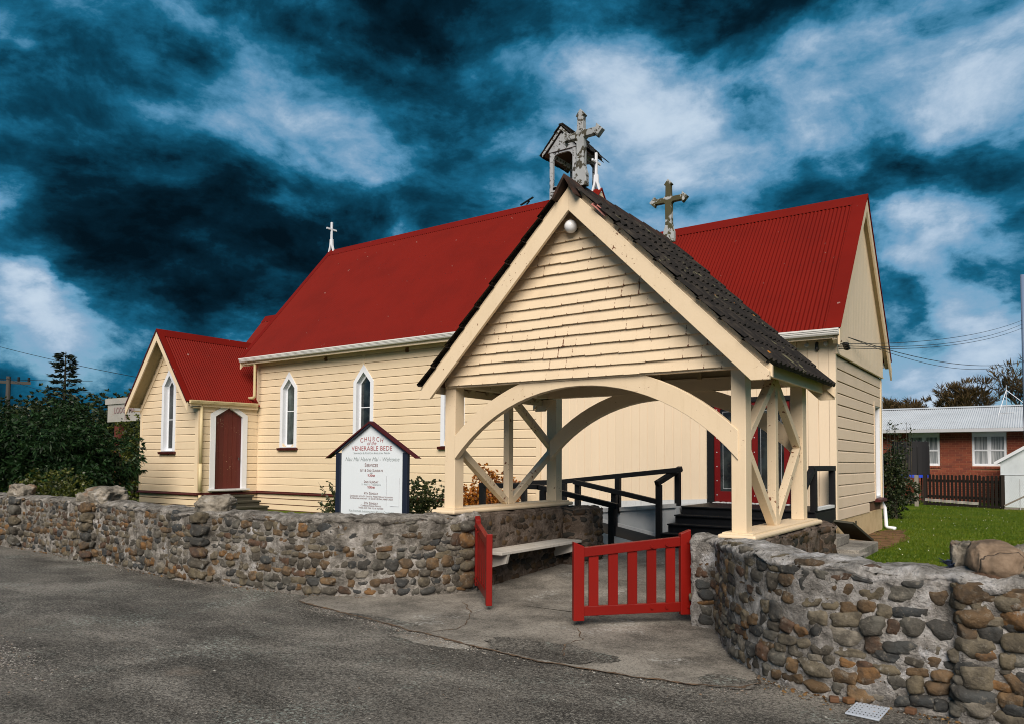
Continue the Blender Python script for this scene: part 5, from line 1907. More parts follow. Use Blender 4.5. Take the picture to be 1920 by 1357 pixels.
text("St Mary's - Tokomaru", nc, TY, 1.237, .032, 'text_grey', pan, caps=.85, sp=1.1)
text('9.00am', nc, TY, 1.197, .046, 'text_red', pan, caps=.8, off=.0006)
text('4th Sunday', nc, TY, 1.118, .046, 'text_dark', pan, caps=.8, off=.0006, sp=1.1)
text("Combined with St David's, Presbyterian Shannon", nc, TY, 1.082, .031, 'text_dark', pan, caps=.85, sp=1.12)
text("Alternating monthly - St David's 9.30am, Here 9.30am", nc, TY, 1.054, .030, 'text_dark', pan, caps=.85, sp=1.06)
text('5th Sunday', nc, TY, .990, .046, 'text_dark', pan, caps=.8, off=.0006, sp=1.1)
text('Combined Parish Service', nc, TY, .961, .031, 'text_dark', pan, caps=.85, sp=1.1)
text('Venue and time to be advised', nc, TY, .932, .031, 'text_dark', pan, caps=.85, sp=1.1)
text('For Further Information Please Contact', nc, TY, .882, .042, 'text_grey', pan, caps=.82, sp=1.04)

# ------------------------------------------------------------------ access ramp, steps and handrails
RP = thing('access_ramp', (-6.6, 12.2, .15), 'black surfaced switchback access ramp with charcoal handrails along the church wall', 'ramp')
zl = lambda x: min(.59, .27 + (-5.56 - x) * .185)       # lower flight, rising to the left
zu = lambda x: .80 + (x + 5.2) * .100         # upper flight, rising to the right
mb = MB()
mb.prism([(-5.30, 11.02, .10), (-5.30, 11.02, zl(-5.30)), (-7.29, 11.02, zl(-7.29)), (-8.5, 11.02, .59), (-8.5, 11.02, .10)], (0, 1.2, 0))
mb.build('lower_flight', 'black_tread', RP)
mb = MB()
mb.prism([(-5.22, 12.36, .10), (-5.22, 12.36, .797), (-7.29, 12.36, .591), (-8.5, 12.36, .591), (-8.5, 12.36, .10)], (0, 1.60, 0))
mb.build('upper_flight', 'plinth_white', RP)
MB().box(-8.52, -7.33, 11.03, 13.95, .10, .596).build('landing', 'plinth_white', RP)
for y in (10.985, 12.24):
    MB().prism([(-5.32, y, zl(-5.32) - .14), (-5.32, y, zl(-5.32) + .055), (-7.29, y, zl(-7.29) + .055), (-7.29, y, zl(-7.29) - .14)], (0, .034, 0)).build('kerb', 'chalk_white', RP)
MB().prism([(-5.22, 12.33, zu(-5.22) - .02), (-5.22, 12.33, zu(-5.22) + .05), (-7.29, 12.33, zu(-7.29) + .05), (-7.29, 12.33, zu(-7.29) - .02)], (0, .028, 0)).build('kerb', 'chalk_white', RP)
RW_, RH_ = .095, .085


def rail(a, b, parent, nm='handrail', w=.095, h=.085):
    return MB().bar(a, b, w, h).build(nm, 'charcoal', parent, bevel=.006)


def hpost(x, y, z0, z1, parent):
    return MB().box(x - .048, x + .048, y - .045, y + .045, z0, z1).build('post', 'charcoal', parent, bevel=.005)


# front rail of the lower flight
rail((-5.66, 11.0, .840), (-7.20, 11.0, 1.118), RP)
rail((-7.16, 11.0, 1.118), (-8.47, 11.0, 1.128), RP)
for x, z in ((-5.76, .82), (-7.1, 1.06), (-8.42, 1.09)):
    hpost(x, 11.0, .12, z, RP)
# rail between the two flights
rail((-5.50, 12.16, .880), (-7.16, 12.16, 1.19), RP)
hpost(-6.34, 12.20, .25, 1.0, RP)
hpost(-7.1, 12.2, .3, 1.16, RP)
# rail of the upper flight and the landing
rail((-5.14, 12.40, 1.435), (-7.56, 12.40, 1.18), RP)
rail((-7.54, 12.40, 1.175), (-8.47, 12.40, 1.14), RP)
rail((-8.43, 11.0, 1.10), (-8.43, 13.9, 1.12), RP)
for x, z0, z1 in ((-6.35, .63, 1.27), (-7.50, .5, 1.15), (-8.42, .12, 1.1)):
    hpost(x, 12.365, z0, z1, RP)

ES = thing('entrance_steps', (-4.1, 12.6, .2), 'black entrance steps and platform below the red glazed church doors', 'steps')
PX_0, PX_1 = -5.18, -2.965
MB().box(PX_0, PX_1, 12.50, 13.965, .10, .772).build('platform', 'black_tread', ES)
MB().box(PX_0 - .01, PX_1 + .012, 12.47, 13.966, .775, .80).build('deck', 'black_tread', ES, bevel=.006)
for k, (z, y) in enumerate(((.665, 12.20), (.53, 11.90), (.395, 11.60), (.26, 11.30))):
    MB().box(PX_0, -3.08, y + .02, 12.496 - .004 * k, .12, z - .028).build('riser', 'black_tread', ES)
    MB().box(PX_0 - .01, -3.07, y - .012, y + .325, z - .025, z).build('tread', 'black_tread', ES, bevel=.005)
hpost(-5.45, 12.15, .12, 1.17, ES)
hpost(-5.30, 12.62, .78, 1.42, ES)
rail((-5.46, 12.08, 1.195), (-5.28, 12.70, 1.455), ES)
for y, z0 in ((12.56, .12), (13.84, .80)):
    hpost(-2.985, y, z0 if y > 13 else .80, 1.45, ES)
rail((-2.985, 12.42, 1.475), (-2.985, 13.93, 1.475), ES)
rail((-2.985, 11.55, .98), (-2.985, 12.48, 1.455), ES)
hpost(-2.985, 11.62, .12, .98, ES)
MB().box(PX_1 - .06, PX_1 + .03, 12.62, 13.78, .803, .85).build('edge_board', 'chalk_white', ES)
MB().box(PX_1 + .002, PX_1 + .022, 12.50, 13.90, .12, .772).build('side_panel', 'charcoal', ES)

CS = thing('concrete_steps', (-2.6, 13.1, .1), 'two weathered concrete block steps on the lawn at the church corner', 'steps')
MB().box(-2.93, -2.28, 12.30, 13.90, .06, .255).build('lower_step', 'concrete', CS, bevel=.012)
MB().box(-2.935, -2.62, 12.42, 13.35, .256, .40).build('upper_step', 'concrete', CS, bevel=.012)
mb = MB()
mb.prism([(-2.91, 13.55, .58), (-2.62, 13.62, .55), (-2.50, 14.75, .17), (-2.90, 14.7, .20)], (.01, .02, .03))
o = mb.build('plywood_sheet', 'brown_timber')
props(o, 'dark timber sheet leaning on the plinth above the concrete steps', 'board')

# ------------------------------------------------------------------ small things at the road edge
o = MB().hexa([(-1.031, 5.051, .004), (-.835, 5.029, .004), (-.818, 5.315, .006), (-1.015, 5.318, .006), (-1.031, 5.051, .014), (-.835, 5.029, .014), (-.818, 5.315, .016), (-1.015, 5.318, .016)]).build('cover_plate', 'cover_plate', bevel=.003)
props(o, 'pale blue white square cover plate with dark dots on the road at the right wall', 'cover plate')
mb = MB()
for i in range(9):
    for j in range(6):
        x, y = -1.015 + i * .021 + .018 * j / 6, 5.072 + j * .044
        if not (2 < i < 7 and 1 < j < 4) or random.random() < .2:
            mb.box(x, x + .006, y, y + .008, .0125, .0172)
mb.build('dots', 'black_metal', o, kind='stuff')
for (x, y, a, m, lab) in ((-1.14, 5.27, .3, 'raw_brown', 'broken red brick end by the left side of the dark gap under the right wall'), (-1.06, 5.30, .9, 'rust', 'orange stone lying between the brick ends and the cover plate'), (-.70, 5.31, -.2, 'raw_brown', 'chipped red brick end by the right side of the pale cover plate')):
    c_, s_ = math.cos(a) * .030, math.sin(a) * .030
    o = MB().prism([(x - c_ + s_, y - s_ - c_, .003), (x + c_ + s_, y + s_ - c_, .003), (x + c_ - s_ * .8, y + s_ + c_ * .8, .003), (x - c_ - s_ * .8, y - s_ + c_ * .8, .003)], (0, 0, .036)).build('loose_brick', m, bevel=.008)
    props(o, lab, 'brick' if m == 'raw_brown' else 'stone')
mb = MB()
for k in range(7):
    a = k * .9
    p = Vector((-.50, 5.62, .885))
    q1 = p + Vector((math.cos(a) * .03, math.sin(a) * .03, .025 + .01 * (k % 3)))
    q2 = p + Vector((math.cos(a) * .06 - .01, math.sin(a) * .05, .035 + .012 * ((k * 2) % 3)))
    w = Vector((-math.sin(a), math.cos(a), .2)) * .016
    mb.prism([p - w * .4, q1 - w, q2, q1 + w], (0, 0, .005))
o = mb.build('crumpled_scrap', 'blue_scrap')
props(o, 'crumpled dark blue scrap on the wall top next to the tan boulder', 'litter')


# ------------------------------------------------------------------ foliage
def unit(n, up=.0):
    v = RNG.normal(size=(n, 3))
    v[:, 2] += up
    return v / np.linalg.norm(v, axis=1)[:, None]


def leaf_cards(name, parent, mat, C, D, L, Wd, droop=.25, curl=.15, **kw):
    """C: bases, D: unit directions; folded four-point leaves with two triangles each side"""
    n = len(C)
    L = L * RNG.uniform(.65, 1.25, n)[:, None]
    r = unit(n)
    S = np.cross(D, r)
    S /= np.linalg.norm(S, axis=1)[:, None] + 1e-9
    U = np.cross(S, D)
    Wv = Wd * (L / L.mean())
    down = np.array([0, 0, -1.0])
    tip = C + D * L + down * L * droop
    mid = C + D * L * .5 + down * L * droop * .25
    a = mid + S * Wv + U * Wv * curl
    b = mid - S * Wv + U * Wv * curl
    V = np.stack([C, a, tip, b], 1).reshape(-1, 3)
    k = np.arange(n)[:, None] * 4
    F = (k + np.array([[0, 1, 2, 3]]))
    return raw_mesh(name, V, F, mat, parent, origin=tuple(C.mean(0)), **kw)


def crown_points(blobs, n, shell=.55, ground=.0, floor=None):
    """points spread through a set of ellipsoidal clumps (c, r), denser near their skins"""
    w = np.array([b[1][0] * b[1][1] + b[1][1] * b[1][2] for b in blobs])
    idx = RNG.choice(len(blobs), n, p=w / w.sum())
    c = np.array([b[0] for b in blobs], dtype=float)[idx]
    r = np.array([b[1] for b in blobs], dtype=float)[idx]
    d = unit(n)
    rr = shell + (1 - shell) * RNG.random(n) ** .6
    rr *= 1 + .22 * np.sin(d[:, 0] * 5 + c[:, 0] * 3) * np.cos(d[:, 2] * 6 + c[:, 1])
    P = c + d * r * rr[:, None]
    if floor is not None:
        P[:, 2] = np.maximum(P[:, 2], floor + RNG.random(n) * .1)
    return P, d


def clumps(center, size, n, r, flat=1.0):
    out = []
    for _ in range(n):
        d = unit(1, .25)[0]
        k = RNG.uniform(.45, .95)
        c = np.array(center) + d * np.array(size) * k
        rr = r * RNG.uniform(.7, 1.3)
        out.append((c, (rr, rr, rr * flat)))
    return out


def rosettes(P, d, per):
    """several leaves radiating from each point, mostly outward"""
    n = len(P)
    C = np.repeat(P, per, 0)
    out = np.repeat(d, per, 0)
    D = unit(n * per) + out * .75 + np.array([0, 0, .25])
    D /= np.linalg.norm(D, axis=1)[:, None]
    return C, D


def bush(name, loc, size, label, cat, mat, n, per, L, Wd, nb, rb, base=None, stem_h=None, group=None, droop=.25, shell=.55, zlift=0):
    t = thing(name, loc, label, cat, group)
    c = (loc[0], loc[1], loc[2] + size[2] * .55 + zlift)
    B = clumps(c, (size[0], size[1], size[2] * .5), nb, rb)
    B += [((loc[0], loc[1], loc[2] + size[2] * .4 + zlift), (size[0] * .75, size[1] * .75, size[2] * .42))]
    P, d = crown_points(B, n, shell, floor=loc[2] + .05)
    C, D = rosettes(P, d, per)
    leaf_cards('foliage', t, mat, C, D, L, Wd, droop)
    mb = MB()
    for k in range(6):
        a = k * 1.05
        e = (loc[0] + size[0] * .5 * math.cos(a), loc[1] + size[1] * .5 * math.sin(a), loc[2] + size[2] * .55 + zlift)
        mb.tube([(loc[0] + .05 * math.cos(a), loc[1] + .05 * math.sin(a), loc[2] - .02), ((loc[0] * 2 + e[0]) / 3, (loc[1] * 2 + e[1]) / 3, loc[2] + size[2] * .25), e], [.035, .025, .012], 6)
    mb.build('stems', 'bark', t)
    return t


# left of the church
t = bush('rhododendron', (-21.3, 9.2, .1), (2.55, 1.7, 2.55), 'large dark green rhododendron bush behind the far end of the stone wall', 'bush', 'leaf_rhodo', 3800, 7, .15, .024, 22, .62, droop=.3)
bush('shrub', (-16.6, 7.2, .1), (1.2, .5, 1.15), 'low yellow green shrub in front of the rhododendron at the left edge', 'shrub', 'leaf_yellowgreen', 800, 5, .07, .018, 10, .30)
bush('shrub', (-25.9, 13.9, .1), (1.0, 1.0, 2.75), 'yellow green evergreen shrub close against the left corner of the porch', 'shrub', 'leaf_yellowgreen', 1700, 6, .10, .026, 16, .45)
bush('tree', (-37.5, 18.0, .1), (4.0, 2.6, 4.1), 'rounded dark broadleaf tree behind the lodge sign', 'tree', 'leaf_dark', 2600, 6, .20, .055, 22, 1.3)
bush('tree', (-46.5, 18.5, .1), (3.2, 2.4, 3.9), 'dark bushy tree below the conifer at the left', 'tree', 'leaf_dark', 2400, 6, .22, .06, 20, 1.3)
bush('tree', (-44.0, 25.0, .1), (6.0, 3.0, 5.2), 'tall dark tree mass rising between conifer and porch gable', 'tree', 'far_green', 2400, 6, .26, .075, 22, 1.6)
bush('hedge', (-68.0, 20.0, .1), (12.0, 3.0, 4.4), 'long green hedge in the distance at the left edge', 'hedge', 'far_green', 3000, 5, .35, .10, 30, 1.6)

CF = thing('conifer', (-49.6, 22, .1), 'spiky dark conifer rising above the bushes at the left', 'tree')
MB().tube([(-49.6, 22, 0), (-49.6, 22, 4), (-49.55, 22, 8.2)], [.22, .14, .02], 8).build('trunk', 'bark', CF)
Pn_, Dn_ = [], []
for k in range(15):
    z = 3.0 + k * .36 + jit(.1)
    R = 1.6 * (1 - (z - 2.2) / 6.6) ** .85 + .12
    nbr = 7
    for j in range(nbr):
        a = k * 1.3 + j * 2 * math.pi / nbr + random.uniform(-.25, .25)
        RR = R * random.uniform(.6, 1.15)
        zj = jit(.16)
        for i in range(int(26 * RR) + 6):
            u = random.random() ** .7
            p = (-49.6 + math.cos(a) * RR * u, 22 + math.sin(a) * RR * u, z + zj - .18 * u * RR + .28 * u * u * RR * .6)
            Pn_.append((p[0] + jit(.09), p[1] + jit(.09), p[2] + jit(.06)))
            Dn_.append((math.cos(a + jit(.9)), math.sin(a + jit(.9)), random.uniform(-.2, .5)))
Dn_ = np.array(Dn_)
Dn_ /= np.linalg.norm(Dn_, axis=1)[:, None]
leaf_cards('needles', CF, 'needle', np.array(Pn_), Dn_, .34, .045, .1)

# shrubs by the notice board and the ramp
bush('shrub', (-9.75, 9.2, .1), (.68, .45, 1.05), 'dark green shrub with loose sprays left of the notice board', 'shrub', 'leaf_shrub', 800, 6, .050, .015, 11, .22, droop=.1)
bush('shrub', (-8.2, 9.1, .1), (.55, .45, 1.15), 'dense dark green shrub right of the notice board', 'shrub', 'leaf_shrub', 1000, 6, .048, .015, 11, .22, droop=.1)
tt = thing('shrub_spray', (-10.25, 9.0, .1), 'thin arching spray of small leaves over the wall left of the notice board', 'shrub')
mb = MB()
Ps_, Ds_ = [], []
for k in range(9):
    a = -2.9 + jit(.5)
    e = Vector((-9.9, 9.0, .3)) + Vector((-random.uniform(.2, .75), jit(.2), random.uniform(.35, .95)))
    s0 = Vector((-9.85, 9.0, .3))
    pts = [s0, s0.lerp(e, .5) + Vector((0, 0, .10)), e]
    mb.tube(pts, [.006, .005, .002], 4)
    for i in range(40):
        u = random.uniform(.25, 1)
        p = pts[0].lerp(pts[1], u * 2) if u < .5 else pts[1].lerp(pts[2], u * 2 - 1)
        Ps_.append(p + Vector((jit(.012), jit(.012), jit(.012))))
        Ds_.append(Vector((jit(1), jit(1), jit(1))).normalized())
mb.build('stems', 'bark', tt)
leaf_cards('foliage', tt, 'leaf_shrub', np.array(Ps_), np.array(Ds_), .055, .017, .1)
for k in range(6):
    pass
tt = bush('shrub', (-9.75, 12.9, .1), (.66, .5, 1.15), 'orange and red leaved shrub behind the left side of the lychgate', 'shrub', 'leaf_red', 1500, 6, .06, .022, 12, .28, droop=.1)
# weed tuft at the foot of the wall
Pw_ = np.array([(-6.66 + jit(.06), 6.10 + jit(.03), .0) for _ in range(70)])
Dw_ = np.array([Vector((jit(.9), jit(.9), 1)).normalized() for _ in range(70)])
wt_ = leaf_cards('weed_tuft', None, 'grass_blade', Pw_, Dw_, .12, .006, .25)
props(wt_, 'small green weed growing at the foot of the long stone wall', 'weed')

# right: bushy hedge plant past the wing corner
tt = bush('hedge_bush', (-3.25, 22.2, .1), (.42, .7, 1.95), 'tall dark hedge bush beyond the corner of the church', 'bush', 'leaf_hedge', 1500, 6, .075, .02, 16, .27, droop=.15)
mb = MB()
Ps_, Ds_ = [], []
for k in range(9):
    x = -3.35 + k * .07
    h = random.uniform(2.2, 2.75)
    mb.tube([(x, 22, 1.2), (x + jit(.05), 22 + jit(.1), h)], [.012, .003], 5)
    for i in range(26):
        Ps_.append((x + jit(.06), 22 + jit(.08), random.uniform(1.6, h)))
        Ds_.append(Vector((jit(1), jit(1), .4)).normalized())
mb.build('shoots', 'bark', tt)
leaf_cards('shoot_leaves', tt, 'leaf_hedge', np.array(Ps_), np.array(Ds_), .08, .022, .1)

# bare autumn trees behind the brick house
def bare_tree(loc, h, spread, label, seed, twig=1500, dense=True, depth=5, trunk_r=.16):
    rnd = random.Random(seed)
    t = thing('bare_tree', loc, label, 'tree', 'thinly leaved trees behind the brick house')
    mb = MB()
    tips = []

    def grow(p, d, L, r, k):
        q = p + d * L
        m_ = p.lerp(q, .5) + Vector((rnd.uniform(-1, 1), rnd.uniform(-1, 1), rnd.uniform(-.3, 1))) * L * .06
        mb.tube([p, m_, q], [r, r * .85, r * .68], 5 if k < 3 else 4, cap=False)
        if k >= depth:
            tips.append((q, d))
            return
        for _ in range(3 if k < 2 else rnd.choice((2, 3))):
            a = Vector((rnd.uniform(-1, 1), rnd.uniform(-1, 1), rnd.uniform(-.25, .8)))
            nd = (d * 1.0 + a * spread).normalized()
            grow(q, nd, L * rnd.uniform(.62, .86), r * .62, k + 1)
        if k > 2:
            tips.append((q, d))
    grow(Vector(loc), Vector((0, 0, 1)), h * .30, trunk_r, 0)
    mb.build('trunk', 'bark', t)
    C, D = [], []
    for q, d in tips:
        for _ in range(max(1, twig // len(tips))):
            e = (d + Vector((rnd.uniform(-1, 1), rnd.uniform(-1, 1), rnd.uniform(-.4, 1)))).normalized()
            C.append(q + e * rnd.uniform(0, .25) * h * .10)
            D.append(e)
    leaf_cards('twigs', t, 'twig_brown', np.array(C), np.array(D), h * .075, h * .0045, .0)
    return t


bare_tree((-8.6, 58, 0), 6.6, .75, 'low brown twiggy tree behind the brick house next to the church', 3, 2600)
bare_tree((-10.6, 60, 0), 6.4, .75, 'brown twiggy tree showing just past the church gable corner', 4, 2600)
bare_tree((-5.0, 62, 0), 6.2, .8, 'thin brown tree behind the middle of the brick house roof', 5, 2600)
bare_tree((-3.2, 60, 0), 6.7, .75, 'rusty brown bushy tree behind the roof aerial', 6, 3000)
bare_tree((-.6, 58, 0), 7.0, .60, 'taller leafless tree spreading over the house roof at the right edge', 8, 1500, depth=6, trunk_r=.22)
bare_tree((2.2, 60, 0), 6.6, .6, 'leafless tree just beyond the right edge pole', 9, 1500)

# fallen leaves and grit gathered along the foot of the walls
lf = []
for _ in range(420):
    if random.random() < .62:
        x = random.uniform(-15, -6.3)
        k = np.interp(x, [p[0] for p in LEFT_PATH[:-3]], [p[1] for p in LEFT_PATH[:-3]])
        lf.append((x, k - abs(random.gauss(.02, .06)), .006))
    else:
        x = random.uniform(-1.7, .1)
        k = np.interp(x, [p[0] for p in RIGHT_PATH], [p[1] for p in RIGHT_PATH])
        lf.append((x, k - abs(random.gauss(.05, .09)), .006))
ld = RNG.normal(size=(len(lf), 3))
ld[:, 2] = np.abs(ld[:, 2]) * .12
ld /= np.linalg.norm(ld, axis=1)[:, None]
leaf_cards('leaf_litter', None, 'litter_leaf', np.array(lf), ld, .030, .009, .05, kind='stuff')

# ------------------------------------------------------------------ lawn detail
def lawn_points(n, ymin=6.5, ymax=30):
    out = []
    while len(out) < n:
        # denser close to the road
        y = ymin + (ymax - ymin) * random.random() ** 1.35
        x = random.uniform(-3.4, -2.9 + y * .14 + 1.5)
        if y < 18.8 and x < -2.92:
            continue
        if y < 6.9 + .1 and x < -1.2:
            continue
        if y < 10.2 and x < -1.98:
            continue
        if -2.95 < x < -2.25 and 12.2 < y < 14.0:
            continue
        if ((x + 2.66) / .48) ** 2 + ((y - 15.6) / 2.9) ** 2 < .85 and random.random() < .93:
            continue
        out.append((x, y, .10))
    return np.array(out)


gpnts = lawn_points(52000)
gpnts = np.concatenate([gpnts, np.array([(random.uniform(-27, -21), random.uniform(11.5, 17), .1) for _ in range(9000)])])
gd = RNG.normal(size=gpnts.shape) * .55
gd[:, 2] = 1
gd /= np.linalg.norm(gd, axis=1)[:, None]
leaf_cards('grass', None, 'grass_blade', gpnts, gd, .052, .0045, .15, kind='stuff')
dz = lawn_points(120, 8, 30)
V, F = [], []
for x, y, z in dz:
    n = len(V)
    r = random.uniform(.007, .013)
    for k in range(6):
        V.append((x + r * math.cos(k * 1.047), y + r * math.sin(k * 1.047), z + .055))
    V.append((x, y, z + .062))
    V.append((x, y, z + .045))
    for k in range(6):
        F.append((n + k, n + (k + 1) % 6, n + 6))
        F.append((n + (k + 1) % 6, n + k, n + 7))
raw_mesh('daisies', V, F, 'daisy', kind='stuff')

# ------------------------------------------------------------------ neighbours on the right
BH = thing('brick_house', (-2.5, 36, .1), 'low red brick house with pale grey corrugated roof and white windows', 'house')
HX0, HX1, HY = -9.0, 6.0, 34.0
mb = MB()
hw_ = [(-4.41, -3.32), (-2.22, -1.11)]
WZ0, WZ1 = 1.50, 2.90
xs = [HX0, -4.42, -3.31, -2.23, -1.10, HX1]
for a, b in ((HX0, -4.42), (-3.31, -2.23), (-1.10, HX1)):
    mb.box(a, b, HY, HY + .2, 0, 2.92)
for a, b in ((-4.42, -3.31), (-2.23, -1.10)):
    mb.box(a, b, HY, HY + .2, 0, WZ0)
mb.box(HX0, HX1, 40.8, 41, 0, 2.9)
mb.box(HX0, HX0 + .2, HY + .2, 40.8, 0, 2.9)
mb.box(HX1 - .2, HX1, HY + .2, 40.8, 0, 2.9)
hwall = mb.build('wall', 'brick_mortar', BH)
mb = MB()
bl, bh_, jt = .23, .076, .012
row, z = 0, .12
while z < 2.86:
    x = -6.4 + (row % 2) * (bl + jt) / 2
    while x < 1.2:
        x1 = x + bl
        spans = [(x, x1)]
        for a, b in hw_:
            if z + bh_ > WZ0 - .09 and not (x1 <= a - .02 or x >= b + .02):
                spans = [(s0, s1) for s0, s1 in ((x, min(x1, a - .02)), (max(x, b + .02), x1)) if s1 - s0 > .03]
        for s0, s1 in spans:
            mb.box(s0, s1, HY - .014, HY + .01, z, z + bh_)
        x = x1 + jt
    z += bh_ + jt
    row += 1
for a, b in hw_:
    x = a - .02
    while x < b:
        mb.box(x, x + .07, HY - .05, HY + .01, WZ0 - .10, WZ0 - .015)
        x += .082
mb.build('brickwork', 'brick', hwall, kind='stuff')
for i, (a, b) in enumerate(hw_):
    P = lambda x, z, y=HY + .02: (x, y, z)
    w = MB().ring([P(a, WZ0), P(b, WZ0), P(b, WZ1), P(a, WZ1)], [P(a + .045, WZ0 + .06), P(b - .045, WZ0 + .06), P(b - .045, WZ1 - .24), P(a + .045, WZ1 - .24)], (0, .06, 0)).build('window', 'white_paint', BH)
    m_ = (a + b) / 2
    for (x0, x1) in ((a + .045, m_ - .03), (m_ + .03, b - .045)):
        for (z0, z1) in ((WZ0 + .06, 2.10), (2.10, WZ1 - .24)):
            MB().ring([P(x0, z0, HY + .03), P(x1, z0, HY + .03), P(x1, z1, HY + .03), P(x0, z1, HY + .03)], [P(x0 + .03, z0 + .03, HY + .03), P(x1 - .03, z0 + .03, HY + .03), P(x1 - .03, z1 - .03, HY + .03), P(x0 + .03, z1 - .03, HY + .03)], (0, .04, 0)).build('sash', 'white_paint', w)
            MB().box(x0 + .02, x1 - .02, HY + .055, HY + .06, z0 + .02, z1 - .02).build('pane', 'glass_curtain', w)
    MB().box(m_ - .03, m_ + .03, HY + .025, HY + .08, WZ0 + .05, WZ1 - .23).build('mullion', 'white_paint', w)
corrugated('roof', BH, 'house_roof', (HX0 - .5, 33.4, 2.93), (HX1 + .5, 33.4, 2.93), (HX0 - .5, 37.5, 4.0), (HX1 + .5, 37.5, 4.0), seg=6)
corrugated('roof', BH, 'house_roof', (HX0 - .5, 41.6, 2.93), (HX1 + .5, 41.6, 2.93), (HX0 - .5, 37.5, 4.0), (HX1 + .5, 37.5, 4.0), seg=6)
MB().prism([(HX0 - .5, 37.3, 3.98), (HX0 - .5, 37.5, 4.05), (HX0 - .5, 37.7, 3.98)], (HX1 - HX0 + 1, 0, 0)).build('ridge_cap', 'house_roof', BH)
MB().box(HX0 - .5, HX1 + .5, 33.30, 33.42, 2.80, 2.925).build('gutter', 'galv', BH)
MB().box(HX0 - .45, HX1 + .45, 33.42, 34.0, 2.80, 2.82).build('eave_soffit', 'shed_white', BH)
for xg in (HX0, HX1):
    MB().prism([(xg - .06, 34, 2.88), (xg - .06, 41, 2.88), (xg - .06, 37.5, 3.85)], (.12, 0, 0)).build('gable', 'shed_white', BH)
mb = MB()
mb.tube([(-1.14, 36.0, 3.6), (-1.14, 36.0, 4.75)], .012, 6)
mb.tube([(-1.40, 36, 3.62), (-.9, 36, 3.64)], .012, 6)
mb.build('aerial_mast', 'galv', BH)
mb = MB()
mb.tube([(-1.42, 35.7, 3.52), (-1.14, 36, 4.55)], .014, 5)
mb.tube([(-.50, 36.3, 3.95), (-1.14, 36, 4.55)], .014, 5)
mb.build('aerial_stay', 'white_paint', BH)

# trampoline
TR = thing('trampoline', (-4.0, 32, .1), 'trampoline with bright blue rim and black safety net behind the hedge bush', 'trampoline')
circ = [(-4.1 + .62 * math.cos(a), 32 + .62 * math.sin(a)) for a in np.linspace(0, 2 * math.pi, 25)]
mb = MB()
mb.grid([[(x, y, 1.06) for x, y in circ], [(x, y, 1.17) for x, y in circ], [(-4.1 + (x + 4.1) * .8, 32 + (y - 32) * .8, 1.17) for x, y in circ]])
mb.build('rim_pad', 'tramp_blue', TR, smooth=False)
mb = MB()
mb.grid([[(x, y, 1.16) for x, y in circ], [(x, y, 2.40) for x, y in circ]])
mb.build('safety_net', 'net_black', TR)
MB().prism([(x, y, 1.08) for x, y in circ[:-1]], (0, 0, .015)).build('mat', 'net_black', TR)
for k in (0, 4, 8, 12, 16, 20):
    x, y = circ[k]
    MB().tube([(x, y, .1), (x, y, 2.2), (x + (-4.1 - x) * .2, y + (32 - y) * .2, 2.45)], .028, 6).build('pole', 'net_black', TR)

# picket fence
PF = thing('picket_fence', (-2.3, 30.2, .1), 'dark brown picket fence in front of the brick house', 'fence')
fa, fb = Vector((-3.50, 30.85, 0)), Vector((-1.08, 29.42, 0))
fd = (fb - fa).normalized()
fl = (fb - fa).length
n = 20
for i in range(n):
    p = fa + fd * (fl * (i + .5) / n)
    h = 1.19 + jit(.025)
    MB().prism([p + fd * -.042 + Vector((0, 0, .17)), p + fd * .042 + Vector((0, 0, .17)), p + fd * .042 + Vector((0, 0, h - .02)), p + Vector((0, 0, h)), p + fd * -.042 + Vector((0, 0, h - .02))], Vector((fd.y, -fd.x, 0)) * .018).build('picket', 'fence_brown', PF)
for z in (.42, .98):
    MB().bar(fa + Vector((-fd.y, fd.x, 0)) * .035 + Vector((0, 0, z)), fb + Vector((-fd.y, fd.x, 0)) * .035 + Vector((0, 0, z)), .04, .085).build('rail', 'fence_brown', PF)
for p in (fa, fb):
    MB().box(p.x - .05, p.x + .05, p.y - .05, p.y + .05, .08, 1.22).build('post', 'fence_brown', PF)
MB().bar(fa + Vector((0, -.02, .14)), fb + Vector((0, -.02, .14)), .03, .10).build('kickboard', 'fence_brown', PF)
o = MB().box(-3.66, -3.54, 29.45, 29.57, .08, 1.18).build('fence_post', 'grey_timber')
props(o, 'weathered grey timber post at the left end of the picket fence', 'post')
PB = thing('timber_lengths', (-2.5, 29.0, .3), 'bundle of long pale battens lying along the foot of the picket fence', 'timber')
for k in range(3):
    MB().bar((-3.32, 29.25 + k * .05, .32 + .03 * k), (-1.74, 28.85 + k * .05, .25 + .03 * k), .020, .016).build('batten', 'bench_white', PB)
for k in range(3):
    o = MB().bar((-3.62 - 1.4 * 0, 29.6 + k * .0, .24 + k * .1), (-4.9, 30.3, .24 + k * .1), .03, .08).build('rail', 'grey_timber')
    bpy.data.objects.remove(o)
LF = thing('low_fence', (-4.3, 30, .1), 'low grey rail fence between the hedge bush and the picket fence', 'fence')
for z in (.22, .34):
    MB().bar((-3.6, 29.6, z), (-5.6, 30.7, z), .03, .09).build('rail', 'grey_timber', LF)
